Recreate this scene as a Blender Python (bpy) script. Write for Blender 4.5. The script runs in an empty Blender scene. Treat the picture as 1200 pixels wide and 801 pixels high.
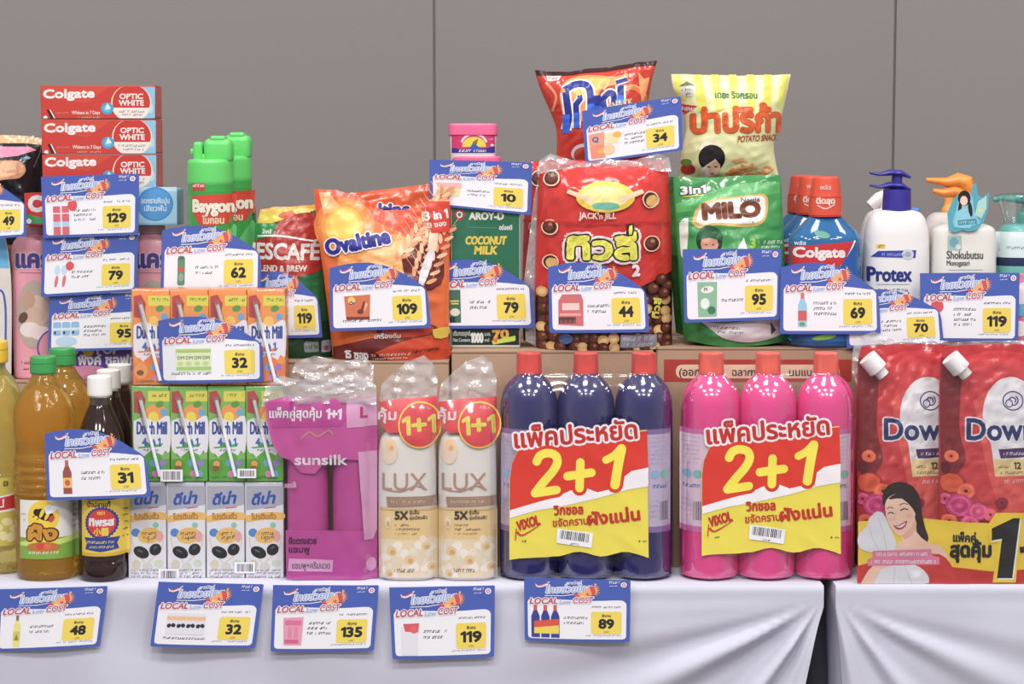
import bpy, bmesh, math, random
import numpy as np
from mathutils.geometry import tessellate_polygon, delaunay_2d_cdt
from mathutils import Vector

# ------------------------------------------------------------------ camera, world, lamps, exposure
SC = bpy.context.scene
COL = SC.collection
F = 2400.0                      # focal length in pixels of the 1200 x 801 frame
CAMY, TZ = -2.4, 0.75
PIT = math.atan(222.5 / F)
CH = TZ + 0.5105
cam_d = bpy.data.cameras.new('camera')
cam_d.sensor_width = 36.0
cam_d.lens = 36.0 * F / 1200.0
cam_d.clip_start, cam_d.clip_end = 0.05, 60
cam = bpy.data.objects.new('camera', cam_d)
cam.location = (0, CAMY, CH)
cam.rotation_euler = (math.pi / 2 - PIT, 0, 0)
COL.objects.link(cam)
SC.camera = cam

w_ = bpy.data.worlds.new('hall_ambient')
SC.world = w_
w_.use_nodes = True
w_.node_tree.nodes['Background'].inputs[0].default_value = (1.0, 0.985, 0.98, 1)
w_.node_tree.nodes['Background'].inputs[1].default_value = 0.42

def lamp(x, y, z, sx, sy, power, col=(1, 0.97, 0.94)):
    d = bpy.data.lights.new('ceiling_lamp', 'AREA')
    d.shape = 'RECTANGLE'
    d.size, d.size_y, d.energy, d.color = sx, sy, power, col
    o = bpy.data.objects.new('ceiling_lamp', d)
    o.location = (x, y, z)
    COL.objects.link(o)
    return o

for lx in (-1.5, 0.0, 1.5):
    lamp(lx, -1.9, 3.3, 0.5, 0.5, 34)
    lamp(lx, -0.35, 3.3, 0.5, 0.5, 14)
    lamp(lx, -3.6, 3.3, 0.6, 0.6, 40)
SC.view_settings.view_transform = 'Standard'
SC.view_settings.look = 'None'
SC.view_settings.exposure = 0.0
SC.view_settings.gamma = 1.0
SC.view_settings.use_curve_mapping = False

# ------------------------------------------------------------------ helpers
rnd = random.Random(7)
SP, CP = math.sin(PIT), math.cos(PIT)

def at(px, py, Y):
    """where the sight line through a photo pixel meets the upright plane y = Y: (x, z)"""
    px, py = np.asarray(px, float), np.asarray(py, float)
    a, b = (px - 600) / F, (400.5 - py) / F
    t = (Y - CAMY) / (CP + b * SP)
    return a * t, CH + (-SP + b * CP) * t

def zat(py, Y): return float(at(600, py, Y)[1])
def xat(px, py, Y): return float(at(px, py, Y)[0])

def lin(h):
    h = h.lstrip('#')
    out = []
    for i in (0, 2, 4):
        c = int(h[i:i + 2], 16) / 255
        out.append(c / 12.92 if c <= 0.04045 else ((c + 0.055) / 1.055) ** 2.4)
    return (*out, 1)

_M = {}
def M(hexc, rough=0.45, spec=0.4, coat=0.0, name=None, metal=0.0, trans=0.0, ior=1.45, noise=None, bump=None, alpha=1.0, sss=0):
    key = (hexc, rough, spec, coat, metal, trans, ior, noise, bump, alpha)
    if key in _M: return _M[key]
    m = bpy.data.materials.new(name or 'print_' + hexc.lstrip('#'))
    m.use_nodes = True
    nt = m.node_tree
    p = nt.nodes['Principled BSDF']
    c = lin(hexc)
    lum = 0.25 * c[0] + 0.6 * c[1] + 0.15 * c[2]
    c = tuple(v * 0.91 + lum * 0.09 + 0.007 for v in c[:3]) + (1,)  # greyed and lifted: the camera's veiling haze is put into each base colour
    p.inputs['Base Color'].default_value = c
    p.inputs['Roughness'].default_value = rough
    p.inputs['Specular IOR Level'].default_value = spec
    p.inputs['Coat Weight'].default_value = coat
    p.inputs['Coat Roughness'].default_value = 0.08
    p.inputs['Metallic'].default_value = metal
    p.inputs['Transmission Weight'].default_value = trans
    p.inputs['IOR'].default_value = ior
    p.inputs['Alpha'].default_value = alpha
    if noise or bump:
        tc = nt.nodes.new('ShaderNodeTexCoord')
    if noise:                                   # (scale, amount): colour mottling of the stuff itself
        n = nt.nodes.new('ShaderNodeTexNoise'); n.inputs['Scale'].default_value = noise[0]; n.inputs['Detail'].default_value = 5
        r = nt.nodes.new('ShaderNodeMapRange'); r.inputs['To Min'].default_value = 1 - noise[1]; r.inputs['To Max'].default_value = 1 + noise[1]
        x = nt.nodes.new('ShaderNodeVectorMath'); x.operation = 'SCALE'; x.inputs[0].default_value = c[:3]
        nt.links.new(tc.outputs['Object'], n.inputs['Vector']); nt.links.new(n.outputs['Fac'], r.inputs['Value'])
        nt.links.new(r.outputs['Result'], x.inputs['Scale']); nt.links.new(x.outputs[0], p.inputs['Base Color'])
    if bump:                                    # (scale, strength, distance)
        n = nt.nodes.new('ShaderNodeTexNoise'); n.inputs['Scale'].default_value = bump[0]; n.inputs['Detail'].default_value = 4
        b = nt.nodes.new('ShaderNodeBump'); b.inputs['Strength'].default_value = bump[1]; b.inputs['Distance'].default_value = bump[2]
        nt.links.new(tc.outputs['Object'], n.inputs['Vector']); nt.links.new(n.outputs['Fac'], b.inputs['Height']); nt.links.new(b.outputs['Normal'], p.inputs['Normal'])
    _M[key] = m
    return m

def film_mat(name, tint, base, edge, rough=0.1, bump=None, milk=0.0):
    """clear plastic film: see-through, with a glossy sheet that grows towards grazing angles and a little milkiness"""
    if name in _M: return _M[name]
    m = bpy.data.materials.new(name); m.use_nodes = True
    nt = m.node_tree; nt.nodes.clear()
    N = nt.nodes.new
    o = N('ShaderNodeOutputMaterial')
    t = N('ShaderNodeBsdfTransparent'); t.inputs[0].default_value = (0.985, 0.985, 0.99, 1)
    g = N('ShaderNodeBsdfGlossy'); g.inputs['Color'].default_value = lin(tint); g.inputs['Roughness'].default_value = rough
    d = N('ShaderNodeBsdfDiffuse'); d.inputs['Color'].default_value = lin(tint)
    md = N('ShaderNodeMixShader'); md.inputs['Fac'].default_value = milk
    lw = N('ShaderNodeLayerWeight'); lw.inputs['Blend'].default_value = 0.3
    r = N('ShaderNodeMapRange'); r.inputs['To Min'].default_value = base; r.inputs['To Max'].default_value = edge
    x = N('ShaderNodeMixShader')
    L = nt.links.new
    L(t.outputs[0], md.inputs[1]); L(d.outputs[0], md.inputs[2])
    L(lw.outputs['Facing'], r.inputs['Value']); L(r.outputs['Result'], x.inputs['Fac'])
    L(md.outputs[0], x.inputs[1]); L(g.outputs[0], x.inputs[2]); L(x.outputs[0], o.inputs[0])
    if bump:
        tc = N('ShaderNodeTexCoord')
        n = N('ShaderNodeTexNoise'); n.inputs['Scale'].default_value = bump[0]; n.inputs['Detail'].default_value = 3
        b = N('ShaderNodeBump'); b.inputs['Strength'].default_value = bump[1]; b.inputs['Distance'].default_value = bump[2]
        L(tc.outputs['Object'], n.inputs['Vector']); L(n.outputs['Fac'], b.inputs['Height'])
        L(b.outputs['Normal'], g.inputs['Normal']); L(b.outputs['Normal'], lw.inputs['Normal'])
    _M[name] = m
    return m

def thing(name, label, cat, loc, group=None):
    o = bpy.data.objects.new(name, None)
    o.empty_display_size = 0.02
    o.location = loc
    o['label'] = label; o['category'] = cat
    if group: o['group'] = group
    COL.objects.link(o)
    return o

def link(name, me, parent=None, label=None):
    o = bpy.data.objects.new(name, me)
    COL.objects.link(o)
    if parent is not None: o.parent = parent
    if label: o['label'] = label
    return o

def mesh(name, V, Fc, mats, parent=None, mi=None, smooth=True, sharp=40, label=None):
    me = bpy.data.meshes.new(name)
    me.from_pydata([tuple(map(float, v)) for v in V], [], [tuple(map(int, f)) for f in Fc])
    for m in (mats if isinstance(mats, (list, tuple)) else [mats]): me.materials.append(m)
    if mi is not None: me.polygons.foreach_set('material_index', np.asarray(mi, np.int32))
    if smooth:
        me.shade_smooth()
        if sharp: me.set_sharp_from_angle(angle=math.radians(sharp))
    me.update()
    return link(name, me, parent, label)

def from_bm(name, bm, mats, parent=None, smooth=True, sharp=40, label=None):
    me = bpy.data.meshes.new(name)
    bm.to_mesh(me); bm.free()
    for m in (mats if isinstance(mats, (list, tuple)) else [mats]): me.materials.append(m)
    if smooth:
        me.shade_smooth()
        if sharp: me.set_sharp_from_angle(angle=math.radians(sharp))
    return link(name, me, parent, label)

def copy_tree(o, loc=None, label=None, parent=None, group=None):
    c = o.copy(); COL.objects.link(c)
    if parent is not None: c.parent = parent
    for ch in o.children: copy_tree(ch, parent=c)
    if loc is not None: c.location = loc
    if label: c['label'] = label
    if group: c['group'] = group
    return c

def box_bm(x0, x1, y0, y1, z0, z1, bev=0.0012, seg=2, bm=None):
    bm = bm or bmesh.new()
    r = bmesh.ops.create_cube(bm, size=1)
    for v in r['verts']:
        v.co = ((x0 + x1) / 2 + v.co.x * (x1 - x0), (y0 + y1) / 2 + v.co.y * (y1 - y0), (z0 + z1) / 2 + v.co.z * (z1 - z0))
    if bev:
        es = list({e for v in r['verts'] for e in v.link_edges})
        bmesh.ops.bevel(bm, geom=es, offset=bev, segments=seg, affect='EDGES', profile=0.5)
    return bm

def spline(pts, n=6):
    """Catmull-Rom through (a, b) pairs; a repeated pair makes a corner"""
    P = [np.array(p, float) for p in pts]
    out = []
    for i in range(len(P) - 1):
        p1, p2 = P[i], P[i + 1]
        p0 = P[i - 1] if i > 0 else p1
        p3 = P[i + 2] if i + 2 < len(P) else p2
        if np.allclose(p1, p2): continue
        for k in range(n):
            t = k / n
            out.append(0.5 * ((2 * p1) + (-p0 + p2) * t + (2 * p0 - 5 * p1 + 4 * p2 - p3) * t * t + (-p0 + 3 * p1 - 3 * p2 + p3) * t ** 3))
    out.append(P[-1])
    return [tuple(o) for o in out]

def lathe(name, prof, mat, parent, ratio=1.0, ex=2.0, seg=48, cx=0.0, cy=0.0, cap=True, sharp=35, label=None):
    """prof: (radius, z) from bottom to top; super-elliptic section with half-depth = ratio * radius"""
    V, Fc = [], []
    n = len(prof)
    for r, z in prof:
        for k in range(seg):
            t = 2 * math.pi * k / seg
            c, s = math.cos(t), math.sin(t)
            V.append((cx + r * math.copysign(abs(c) ** (2 / ex), c), cy + ratio * r * math.copysign(abs(s) ** (2 / ex), s), z))
    for i in range(n - 1):
        for k in range(seg):
            a, b = i * seg + k, i * seg + (k + 1) % seg
            Fc.append((a, b, b + seg, a + seg))
    if cap:
        Fc.append(tuple(range(seg - 1, -1, -1)))
        Fc.append(tuple((n - 1) * seg + k for k in range(seg)))
    return mesh(name, V, Fc, mat, parent, sharp=sharp, label=label)

def noise2(x, z, seed, f):
    """smooth ridged noise, -1..1"""
    r = random.Random(seed)
    out = np.zeros(np.broadcast(x, z).shape)
    tot = 0
    for i in range(6):
        a = r.uniform(0, math.pi); k = f * r.uniform(0.7, 2.2); p = r.uniform(0, 6.28); q = r.uniform(0, 6.28); a2 = r.uniform(0, math.pi)
        wv = np.sin((x * math.cos(a2) + z * math.sin(a2)) * k * 0.45 + q) * 1.3
        s = np.sin((x * math.cos(a) + z * math.sin(a)) * k + p + wv)
        g = 1 / (1 + i * 0.3)
        out = out + g * (1 - 2 * (np.sqrt(s * s + 0.06) - 0.245) / 0.785); tot += g
    return out / tot

# ------------------------------------------------------------------ print: flat shapes laid on a front surface y = g(x, z)
_T = {}
ONE = ([(.14, 0), (.225, 0), (.225, .69), (.16, .69), (.0, .575), (.0, .49), (.14, .585)], [(0, 1, 6), (1, 2, 6), (2, 3, 6), (3, 4, 6), (4, 5, 6)])
def glyphs(s):
    if s in _T: return _T[s]
    if '1' in s and s != '1':                   # the numeral 1 gets its flag
        VV, TT, u, n = [], [], 0.0, 0
        for run in __import__('re').split('(1)', s):
            if not run: continue
            u += 0.25 * (len(run) - len(run.lstrip()))
            V, T = glyphs(run.strip()) if run.strip() else ([], [])
            if len(V):
                VV.append(V + np.array([u, 0])); TT.append(np.asarray(T) + n); n += len(V); u += V[:, 0].max() + 0.085
            u += 0.25 * (len(run) - len(run.rstrip())) if run.strip() else 0
        _T[s] = (np.concatenate(VV), np.concatenate(TT))
        return _T[s]
    if s == '1':
        _T[s] = (np.array(ONE[0]), np.array(ONE[1])); return _T[s]
    cu = bpy.data.curves.new('lettering', 'FONT'); cu.body = s; cu.size = 1; cu.resolution_u = 2
    o = bpy.data.objects.new('lettering', cu)
    COL.objects.link(o)
    dg = bpy.context.evaluated_depsgraph_get()
    cv = o.to_curve(dg)
    loops = []
    for sp in cv.splines:
        B = sp.bezier_points
        if len(B) < 2: continue
        L = []
        for i in range(len(B)):
            q, r = B[i], B[(i + 1) % len(B)]
            p0, p1, p2, p3 = (np.array(v[:2]) for v in (q.co, q.handle_right, r.handle_left, r.co))
            st = np.linalg.norm(p3 - p0)
            bent = abs((p1 - p0)[0] * (p3 - p0)[1] - (p1 - p0)[1] * (p3 - p0)[0]) + abs((p2 - p0)[0] * (p3 - p0)[1] - (p2 - p0)[1] * (p3 - p0)[0])
            n = 1 if bent < 1e-5 else 3
            for k in range(n):
                t = k / n
                L.append(p0 * (1 - t) ** 3 + 3 * p1 * t * (1 - t) ** 2 + 3 * p2 * t * t * (1 - t) + p3 * t ** 3)
        loops.append(np.array(L))
    o.to_curve_clear(); bpy.data.objects.remove(o); bpy.data.curves.remove(cu)
    V, T = np.zeros((0, 2)), np.zeros((0, 3), int)
    if loops:
        pts, ed = [], []
        for L in loops:
            n = len(pts); m = len(L)
            pts += [Vector((float(c[0]), float(c[1]))) for c in L]; ed += [(n + i, n + (i + 1) % m) for i in range(m)]
        vo, eo, fo, *_r = delaunay_2d_cdt(pts, ed, [], 0, 1e-5)
        V = np.array([v[:] for v in vo]); T = np.array([f for f in fo if len(f) == 3], int)
        c = V[T].mean(1)
        wn = np.zeros(len(c), int)              # non-zero winding: overlapping strokes stay filled
        for L in loops:
            A_, B_ = L, np.roll(L, -1, 0)
            for (x0, y0), (x1, y1) in zip(A_, B_):
                s_ = (x1 - x0) * (c[:, 1] - y0) - (c[:, 0] - x0) * (y1 - y0)
                wn += ((y0 <= c[:, 1]) & (y1 > c[:, 1]) & (s_ > 0)).astype(int) - ((y0 > c[:, 1]) & (y1 <= c[:, 1]) & (s_ < 0)).astype(int)
        T = T[wn != 0]
    if len(V): V[:, 0] -= V[:, 0].min()
    _T[s] = (V, T)
    return _T[s]

class Art:
    def __init__(s, tf=None):
        s.it = []; s.tf = tf; s.L = 0
    def add(s, V, T, m, lay=None):
        if lay is None: s.L += 1; lay = s.L
        s.it.append((np.asarray(V, float), np.asarray(T, int), m, float(lay)))
    def poly(s, pts, m, sm=0):
        if sm: pts = spline(list(pts) + [pts[0]], sm)[:-1]
        T = tessellate_polygon([[Vector((p[0], p[1], 0)) for p in pts]])
        s.add(pts, T, m)
    def rect(s, x0, y0, x1, y1, m): s.add([(x0, y0), (x1, y0), (x1, y1), (x0, y1)], [(0, 1, 2), (0, 2, 3)], m)
    def rrect(s, x0, y0, x1, y1, r, m):
        pts = []
        for cx, cy, a in ((x1 - r, y0 + r, -90), (x1 - r, y1 - r, 0), (x0 + r, y1 - r, 90), (x0 + r, y0 + r, 180)):
            for k in range(5):
                t = math.radians(a + 22.5 * k); pts.append((cx + r * math.cos(t), cy + r * math.sin(t)))
        s.poly(pts, m)
    def ell(s, cx, cy, rx, ry, m, rot=0, n=28, a0=0, a1=360):
        c, q = math.cos(math.radians(rot)), math.sin(math.radians(rot))
        pts = []
        for k in range(n):
            t = math.radians(a0 + (a1 - a0) * k / (n if a1 - a0 >= 360 else n - 1))
            x, y = rx * math.cos(t), ry * math.sin(t)
            pts.append((cx + x * c - y * q, cy + x * q + y * c))
        s.poly(pts, m)
    def line(s, pts, w, m, sm=0, w1=None):
        if sm: pts = spline(pts, sm)
        P = np.array(pts, float); n = len(P)
        d = np.gradient(P, axis=0); d /= np.linalg.norm(d, axis=1)[:, None] + 1e-9
        nn = np.stack([-d[:, 1], d[:, 0]], 1)
        wd = np.linspace(w, w if w1 is None else w1, n)[:, None] / 2
        V = np.concatenate([P + nn * wd, P - nn * wd])
        T = [t for i in range(n - 1) for t in ((i, i + 1, n + i), (i + 1, n + i + 1, n + i))]
        s.add(V, T, m)
    def burst(s, cx, cy, r0, r1, n, m, a0=0, a1=360, ry=1.0):
        pts = []
        for k in range(2 * n + (0 if a1 - a0 >= 360 else 1)):
            t = math.radians(a0 + (a1 - a0) * k / (2 * n)); r = r1 if k % 2 == 0 else r0
            pts.append((cx + r * math.cos(t), cy + r * math.sin(t) * ry))
        s.poly(pts, m)
    def text(s, t, x, y, h, m, d=0.0, w=None, shear=0.0, rot=0.0, al='l', out=None, arc=0.0, vs=1.0):
        """cap height h (px), baseline left at (x, y); w: fitted width; d: boldness and out=(material, px) a rim"""
        V, T = glyphs(t)
        if not len(V): return
        k = h / 0.69
        gw = V[:, 0].max() * k
        sx = (w / gw) if w else 1.0
        X = V[:, 0] * k * sx
        Yv = V[:, 1] * k * vs
        X = X + Yv * shear
        wd = gw * sx
        if al == 'c': X = X - wd / 2
        elif al == 'r': X = X - wd
        if arc: Yv = Yv - arc * ((X - (X.max() + X.min()) / 2) / max(wd / 2, 1e-6)) ** 2
        c, q = math.cos(math.radians(rot)), math.sin(math.radians(rot))
        P = np.stack([x + X * c + Yv * q, y + X * q - Yv * c], 1)
        def dil(rad, mat):
            s.L += 1
            s.add(P, T, mat, s.L)
            if rad <= 0: return
            n = 0
            for rr, na in ((rad, 12 if rad > 1.2 else 8), (rad * 0.5, 6)):
                if rr < 0.25 and rr < rad: continue
                for j in range(na):
                    a = 2 * math.pi * j / na
                    n += 1
                    s.add(P + np.array([math.cos(a) * rr, math.sin(a) * rr]), T, mat, s.L + n * 0.02)
        if out: dil(d * k + out[1], out[0])
        dil(d * k, m)
    def micro(s, x, y, w, h, m, rot=0.0, seed=0):
        """a line of print too small to read in the photograph"""
        r = random.Random(seed * 31 + int(x * 7 + y * 13))
        c, q = math.cos(math.radians(rot)), math.sin(math.radians(rot))
        V, T = [], []
        u = 0.0
        while u < w - 0.3:
            g = min(r.uniform(0.7, 2.2), w - u)
            if r.random() < 0.86:
                for a0, a1, b0, b1 in ((0, g, 0, h * 0.3), (0, g * 0.4, 0, h)) if r.random() < 0.6 else ((0, g, h * 0.65, h), (g * 0.55, g, 0.1 * h, h)):
                    i = len(V)
                    for uu, vv in ((a0, b0), (a1, b0), (a1, b1), (a0, b1)): V.append((x + (u + uu) * c - (vv - h) * q, y + (u + uu) * q + (vv - h) * c))
                    T += [(i, i + 1, i + 2), (i, i + 2, i + 3)]
            u += g + r.uniform(0.25, 0.5)
        if V: s.add(V, T, m)
    def barcode(s, x, y, w, h, m, rot=0, seed=1):
        r = random.Random(seed); u = 0; V = []; T = []
        c, q = math.cos(math.radians(rot)), math.sin(math.radians(rot))
        while u < w:
            g = r.choice((0.5, 0.8, 1.2)); i = len(V)
            for uu, vv in ((u, 0), (u + g, 0), (u + g, h), (u, h)): V.append((x + uu * c - vv * q, y + uu * q + vv * c))
            T += [(i, i + 1, i + 2), (i, i + 2, i + 3)]; u += g + r.choice((0.5, 0.7, 1.1))
        s.add(V, T, m)
    def build(s, name, parent, Y, g=None, gx=0, gz=0, off=0.00025, step=0.000012, label=None):
        """lay the print on the surface y = g(x, z) (in the parent's frame); gx, gz: cutting grid in metres"""
        if not s.it: return None
        px, py_, pz = parent.location if parent.parent is None else (parent.parent.location + parent.location)
        mats, idx = [], {}
        VV, TT, MI, LL = [], [], [], []
        n0 = 0
        for V, T, m, lay in s.it:
            P = s.tf(V) if s.tf else V
            x, z = at(P[:, 0], P[:, 1], Y)
            z = z - pz
            if not parent.name.startswith('price_tag'): z = np.maximum(z, 0.0004)
            P = np.stack([x - px, z], 1)
            a, b, c = P[T[:, 0]], P[T[:, 1]], P[T[:, 2]]
            ar = (b[:, 0] - a[:, 0]) * (c[:, 1] - a[:, 1]) - (b[:, 1] - a[:, 1]) * (c[:, 0] - a[:, 0])
            T = T.copy(); fl = ar < 0
            T[fl] = T[fl][:, ::-1]; T = T[np.abs(ar) > 1e-13]
            if m.name not in idx: idx[m.name] = len(mats); mats.append(m)
            VV.append(np.column_stack([P[:, 0], np.full(len(P), lay), P[:, 1]])); TT.append(T + n0); MI += [idx[m.name]] * len(T)
            n0 += len(P)
        VV = np.concatenate(VV); TT = np.concatenate(TT)
        me = bpy.data.meshes.new(name)
        me.from_pydata(VV.tolist(), [], TT.tolist())
        me.polygons.foreach_set('material_index', np.array(MI, np.int32))
        if g is not None and (gx or gz):
            bm = bmesh.new(); bm.from_mesh(me)
            for ax, st in ((0, gx), (2, gz)):
                if not st: continue
                lo, hi = VV[:, ax].min(), VV[:, ax].max()
                k = math.floor(lo / st) + 1
                no = Vector((1, 0, 0)) if ax == 0 else Vector((0, 0, 1))
                while k * st < hi:
                    bmesh.ops.bisect_plane(bm, geom=bm.verts[:] + bm.edges[:] + bm.faces[:], dist=1e-7, plane_co=no * (k * st), plane_no=no)
                    k += 1
            if gx and gz:
                w = VV[:, 0] / gx - VV[:, 2] / gz
                no = Vector((1 / gx, 0, -1 / gz)); nn = no.normalized()
                for k in range(math.floor(w.min()) + 1, math.ceil(w.max())):
                    bmesh.ops.bisect_plane(bm, geom=bm.verts[:] + bm.edges[:] + bm.faces[:], dist=1e-7, plane_co=nn * (k / no.length), plane_no=nn)
            bmesh.ops.triangulate(bm, faces=[f for f in bm.faces if len(f.verts) > 4])
            bm.to_mesh(me); bm.free()
        n = len(me.vertices)
        C = np.zeros(n * 3); me.vertices.foreach_get('co', C); C = C.reshape(-1, 3)
        x, lay, z = C[:, 0], C[:, 1].copy(), C[:, 2]
        o_ = off + lay * step
        def nrm(x, z):
            e = 0.0004
            N = np.stack([(g(x + e, z) - g(x - e, z)) / (2 * e), -np.ones(len(x)), (g(x, z + e) - g(x, z - e)) / (2 * e)], 1)
            N = np.clip(N, -4, 4)
            return N / np.linalg.norm(N, axis=1)[:, None]
        if g is None:
            N = np.tile((0.0, -1.0, 0.0), (n, 1)); y = np.full(n, Y - py_)
        elif gx and gz:                         # the same facets for every layer of ink
            i0, j0 = np.floor(x / gx + 1e-6), np.floor(z / gz + 1e-6)
            fu, fv = (x / gx - i0)[:, None], (z / gz - j0)[:, None]
            def node(a, b):
                X, Z = (i0 + a) * gx, (j0 + b) * gz
                return np.column_stack([g(X, Z), nrm(X, Z)])
            q00, q10, q01, q11 = node(0, 0), node(1, 0), node(0, 1), node(1, 1)
            R_ = np.where(fu >= fv, q00 + fu * (q10 - q00) + fv * (q11 - q10), q00 + fv * (q01 - q00) + fu * (q11 - q01))
            y, N = R_[:, 0], R_[:, 1:]
        else:
            y = g(x, z); N = nrm(x, z)
        Q = np.stack([x, y, z], 1) + N * o_[:, None]
        me.vertices.foreach_set('co', Q.ravel())
        for m in mats: me.materials.append(m)
        me.shade_smooth(); me.update()
        me.normals_split_custom_set_from_vertices(N.tolist())
        return link(name, me, parent, label)

def sheet(name, outline, parent, Y, g, mat, thick=0.0006, gx=0.006, gz=0.0, tf=None, label=None):
    """a card or film cut to an outline (photo pixels), laid on y = g(x, z) and given real thickness"""
    P = np.array(outline, float)
    if tf: P = tf(P)
    x, z = at(P[:, 0], P[:, 1], Y)
    loc = parent.location
    x, z = x - loc[0], z - loc[2]
    if not parent.name.startswith('price_tag'): z = np.maximum(z, 0.0008)
    bm = bmesh.new()
    vs = [bm.verts.new((a, 0, b)) for a, b in zip(x, z)]
    T = tessellate_polygon([[Vector((a, b, 0)) for a, b in zip(x, z)]])
    for t in T:
        try: bm.faces.new([vs[i] for i in t])
        except ValueError: pass
    for ax, st, arr in ((0, gx, x), (2, gz, z)):
        if not st: continue
        no = Vector((1, 0, 0)) if ax == 0 else Vector((0, 0, 1))
        k = math.floor(arr.min() / st) + 1
        while k * st < arr.max():
            bmesh.ops.bisect_plane(bm, geom=bm.verts[:] + bm.edges[:] + bm.faces[:], dist=1e-7, plane_co=no * (k * st), plane_no=no); k += 1
    for v in bm.verts: v.co.y = float(g(np.array([v.co.x]), np.array([v.co.z]))[0])
    if thick:
        r = bmesh.ops.extrude_face_region(bm, geom=bm.faces[:])
        for e in r['geom']:
            if isinstance(e, bmesh.types.BMVert): e.co.y += thick
        bmesh.ops.recalc_face_normals(bm, faces=bm.faces[:])
    return from_bm(name, bm, mat, parent, sharp=50, label=label)

class Bag:
    """a filled film bag from its silhouette: lists of (px, py) down each side, py along top and bottom"""
    def __init__(s, name, label, cat, Yc, left, right, top, bot, T, prof='pillow', wr=0.002, wf=90, seed=1, mat=None, nu=72, nv=90, group=None, body='bag_body', side=0.75, zb=None):
        yb = max(bot)
        cxp = 0.5 * (left[-1][0] + right[-1][0])
        s.Yc, s.T, s.seed, s.wr, s.wf, s.prof, s.side = Yc, T, seed, wr, wf, prof, side
        s.Yf = Yc - T * 0.7
        bx, bz = at(cxp, yb, Yc)
        if zb is not None: bz = zb
        s.loc = (float(bx), Yc, float(bz))
        s.root = thing(name, label, cat, s.loc, group)
        def conv(pts):
            P = np.array(spline(pts, 5)); x, z = at(P[:, 0], P[:, 1], s.Yf); o = np.argsort(z); return z[o] - bz, x[o] - bx
        s.lz, s.lx = conv(left); s.rz, s.rx = conv(right)
        ss = np.linspace(-1, 1, len(top)); s.ts = ss; s.tz = at(600, np.array(top), s.Yf)[1] - bz
        sb = np.linspace(-1, 1, len(bot)); s.bs = sb; s.bz = at(600, np.array(bot), s.Yf)[1] - bz
        s.bz = s.bz - s.bz.min()
        U = np.sin(np.linspace(-1, 1, nu) * math.pi / 2); W = np.linspace(0, 1, nv)
        SS, WW = np.meshgrid(U, W)
        zt, zbm = s.zt(SS), s.zb(SS)
        Z = zbm + WW * (zt - zbm)
        X = s.cx(Z) + SS * s.hw(Z)
        yf = s.yy(SS, WW, X, Z)
        yb_ = s.back(SS, WW, X, Z)
        V = np.concatenate([np.stack([X, yf, Z], 2).reshape(-1, 3), np.stack([X, yb_, Z], 2).reshape(-1, 3)])
        n = nu * nv; Fc = []
        for j in range(nv - 1):
            for i in range(nu - 1):
                a = j * nu + i
                Fc.append((a, a + 1, a + nu + 1, a + nu)); Fc.append((n + a + 1, n + a, n + a + nu, n + a + nu + 1))
        for j in range(nv - 1):
            a = j * nu; Fc.append((a, a + nu, n + a + nu, n + a)); a = j * nu + nu - 1; Fc.append((a + nu, a, n + a, n + a + nu))
        for i in range(nu - 1):
            Fc.append((i + 1, i, n + i, n + i + 1)); a = (nv - 1) * nu + i; Fc.append((a, a + 1, n + a + 1, n + a))
        s.body = mesh(body, V, Fc, mat, s.root, sharp=60)
    def zt(s, S): return np.interp(S, s.ts, s.tz)
    def zb(s, S): return np.interp(S, s.bs, s.bz)
    def cx(s, Z): return 0.5 * (np.interp(Z, s.lz, s.lx) + np.interp(Z, s.rz, s.rx))
    def hw(s, Z): return 0.5 * (np.interp(Z, s.rz, s.rx) - np.interp(Z, s.lz, s.lx))
    def th(s, S, W):
        a = np.clip(1 - np.abs(S) ** 2.4, 0, 1) ** s.side
        W = np.clip(W, 0, 1)
        if s.prof == 'pillow': b = np.clip(1 - np.abs(2 * W - 1) ** 3.0, 0, 1) ** 0.8
        elif s.prof == 'stand': b = np.clip(1 - W ** 1.7, 0, 1) ** 0.8 * (0.82 + 0.18 * np.clip(W / 0.08, 0, 1))
        else: b = np.clip(1 - np.clip((W - 0.8) / 0.2, 0, 1) ** 2, 0, 1) * (0.9 + 0.1 * np.clip(W / 0.06, 0, 1))
        return s.T * (0.05 + 0.95 * a * b)
    def yy(s, S, W, X, Z):
        e = np.clip((1 - np.abs(S)) * 6, 0.25, 1)
        w = s.wr * (noise2(X, Z, s.seed, s.wf) + 0.5 * noise2(X, Z, s.seed + 5, s.wf * 2.3)) * e
        if s.prof == 'pillow':                      # gathers that fan out of the two seals
            w = w + s.wr * 0.8 * np.sin(X * 260 + s.seed) * (np.clip((W - 0.78) / 0.22, 0, 1) + np.clip((0.14 - W) / 0.14, 0, 1))
        return -s.th(S, W) - w
    def back(s, S, W, X, Z): return np.maximum(s.th(S, W) + s.wr * noise2(X, Z, s.seed + 9, s.wf), s.yy(S, W, X, Z) + 0.0008)
    def g(s, X, Z):
        h = np.maximum(s.hw(Z), 1e-4)
        S = np.clip((X - s.cx(Z)) / h, -1, 1)
        zt, zb = s.zt(S), s.zb(S)
        return s.yy(S, (Z - zb) / (zt - zb), X, Z)
    def art(s, A, name='printed_design', gx=0.0035, gz=0.0035, off=0.0006): return A.build(name, s.root, s.Yf, s.g, gx, gz, off)

def strip(B, y0, y1, n=14, inset=0.0):
    """px band across a bag between two heights (used for colour zones)"""
    out = []
    for py in (y0, y1):
        z = zat(py, B.Yf) - B.loc[2]
        out.append((B.cx(z) - B.hw(z) * (1 - inset) + B.loc[0], B.cx(z) + B.hw(z) * (1 - inset) + B.loc[0]))
    return out

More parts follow.
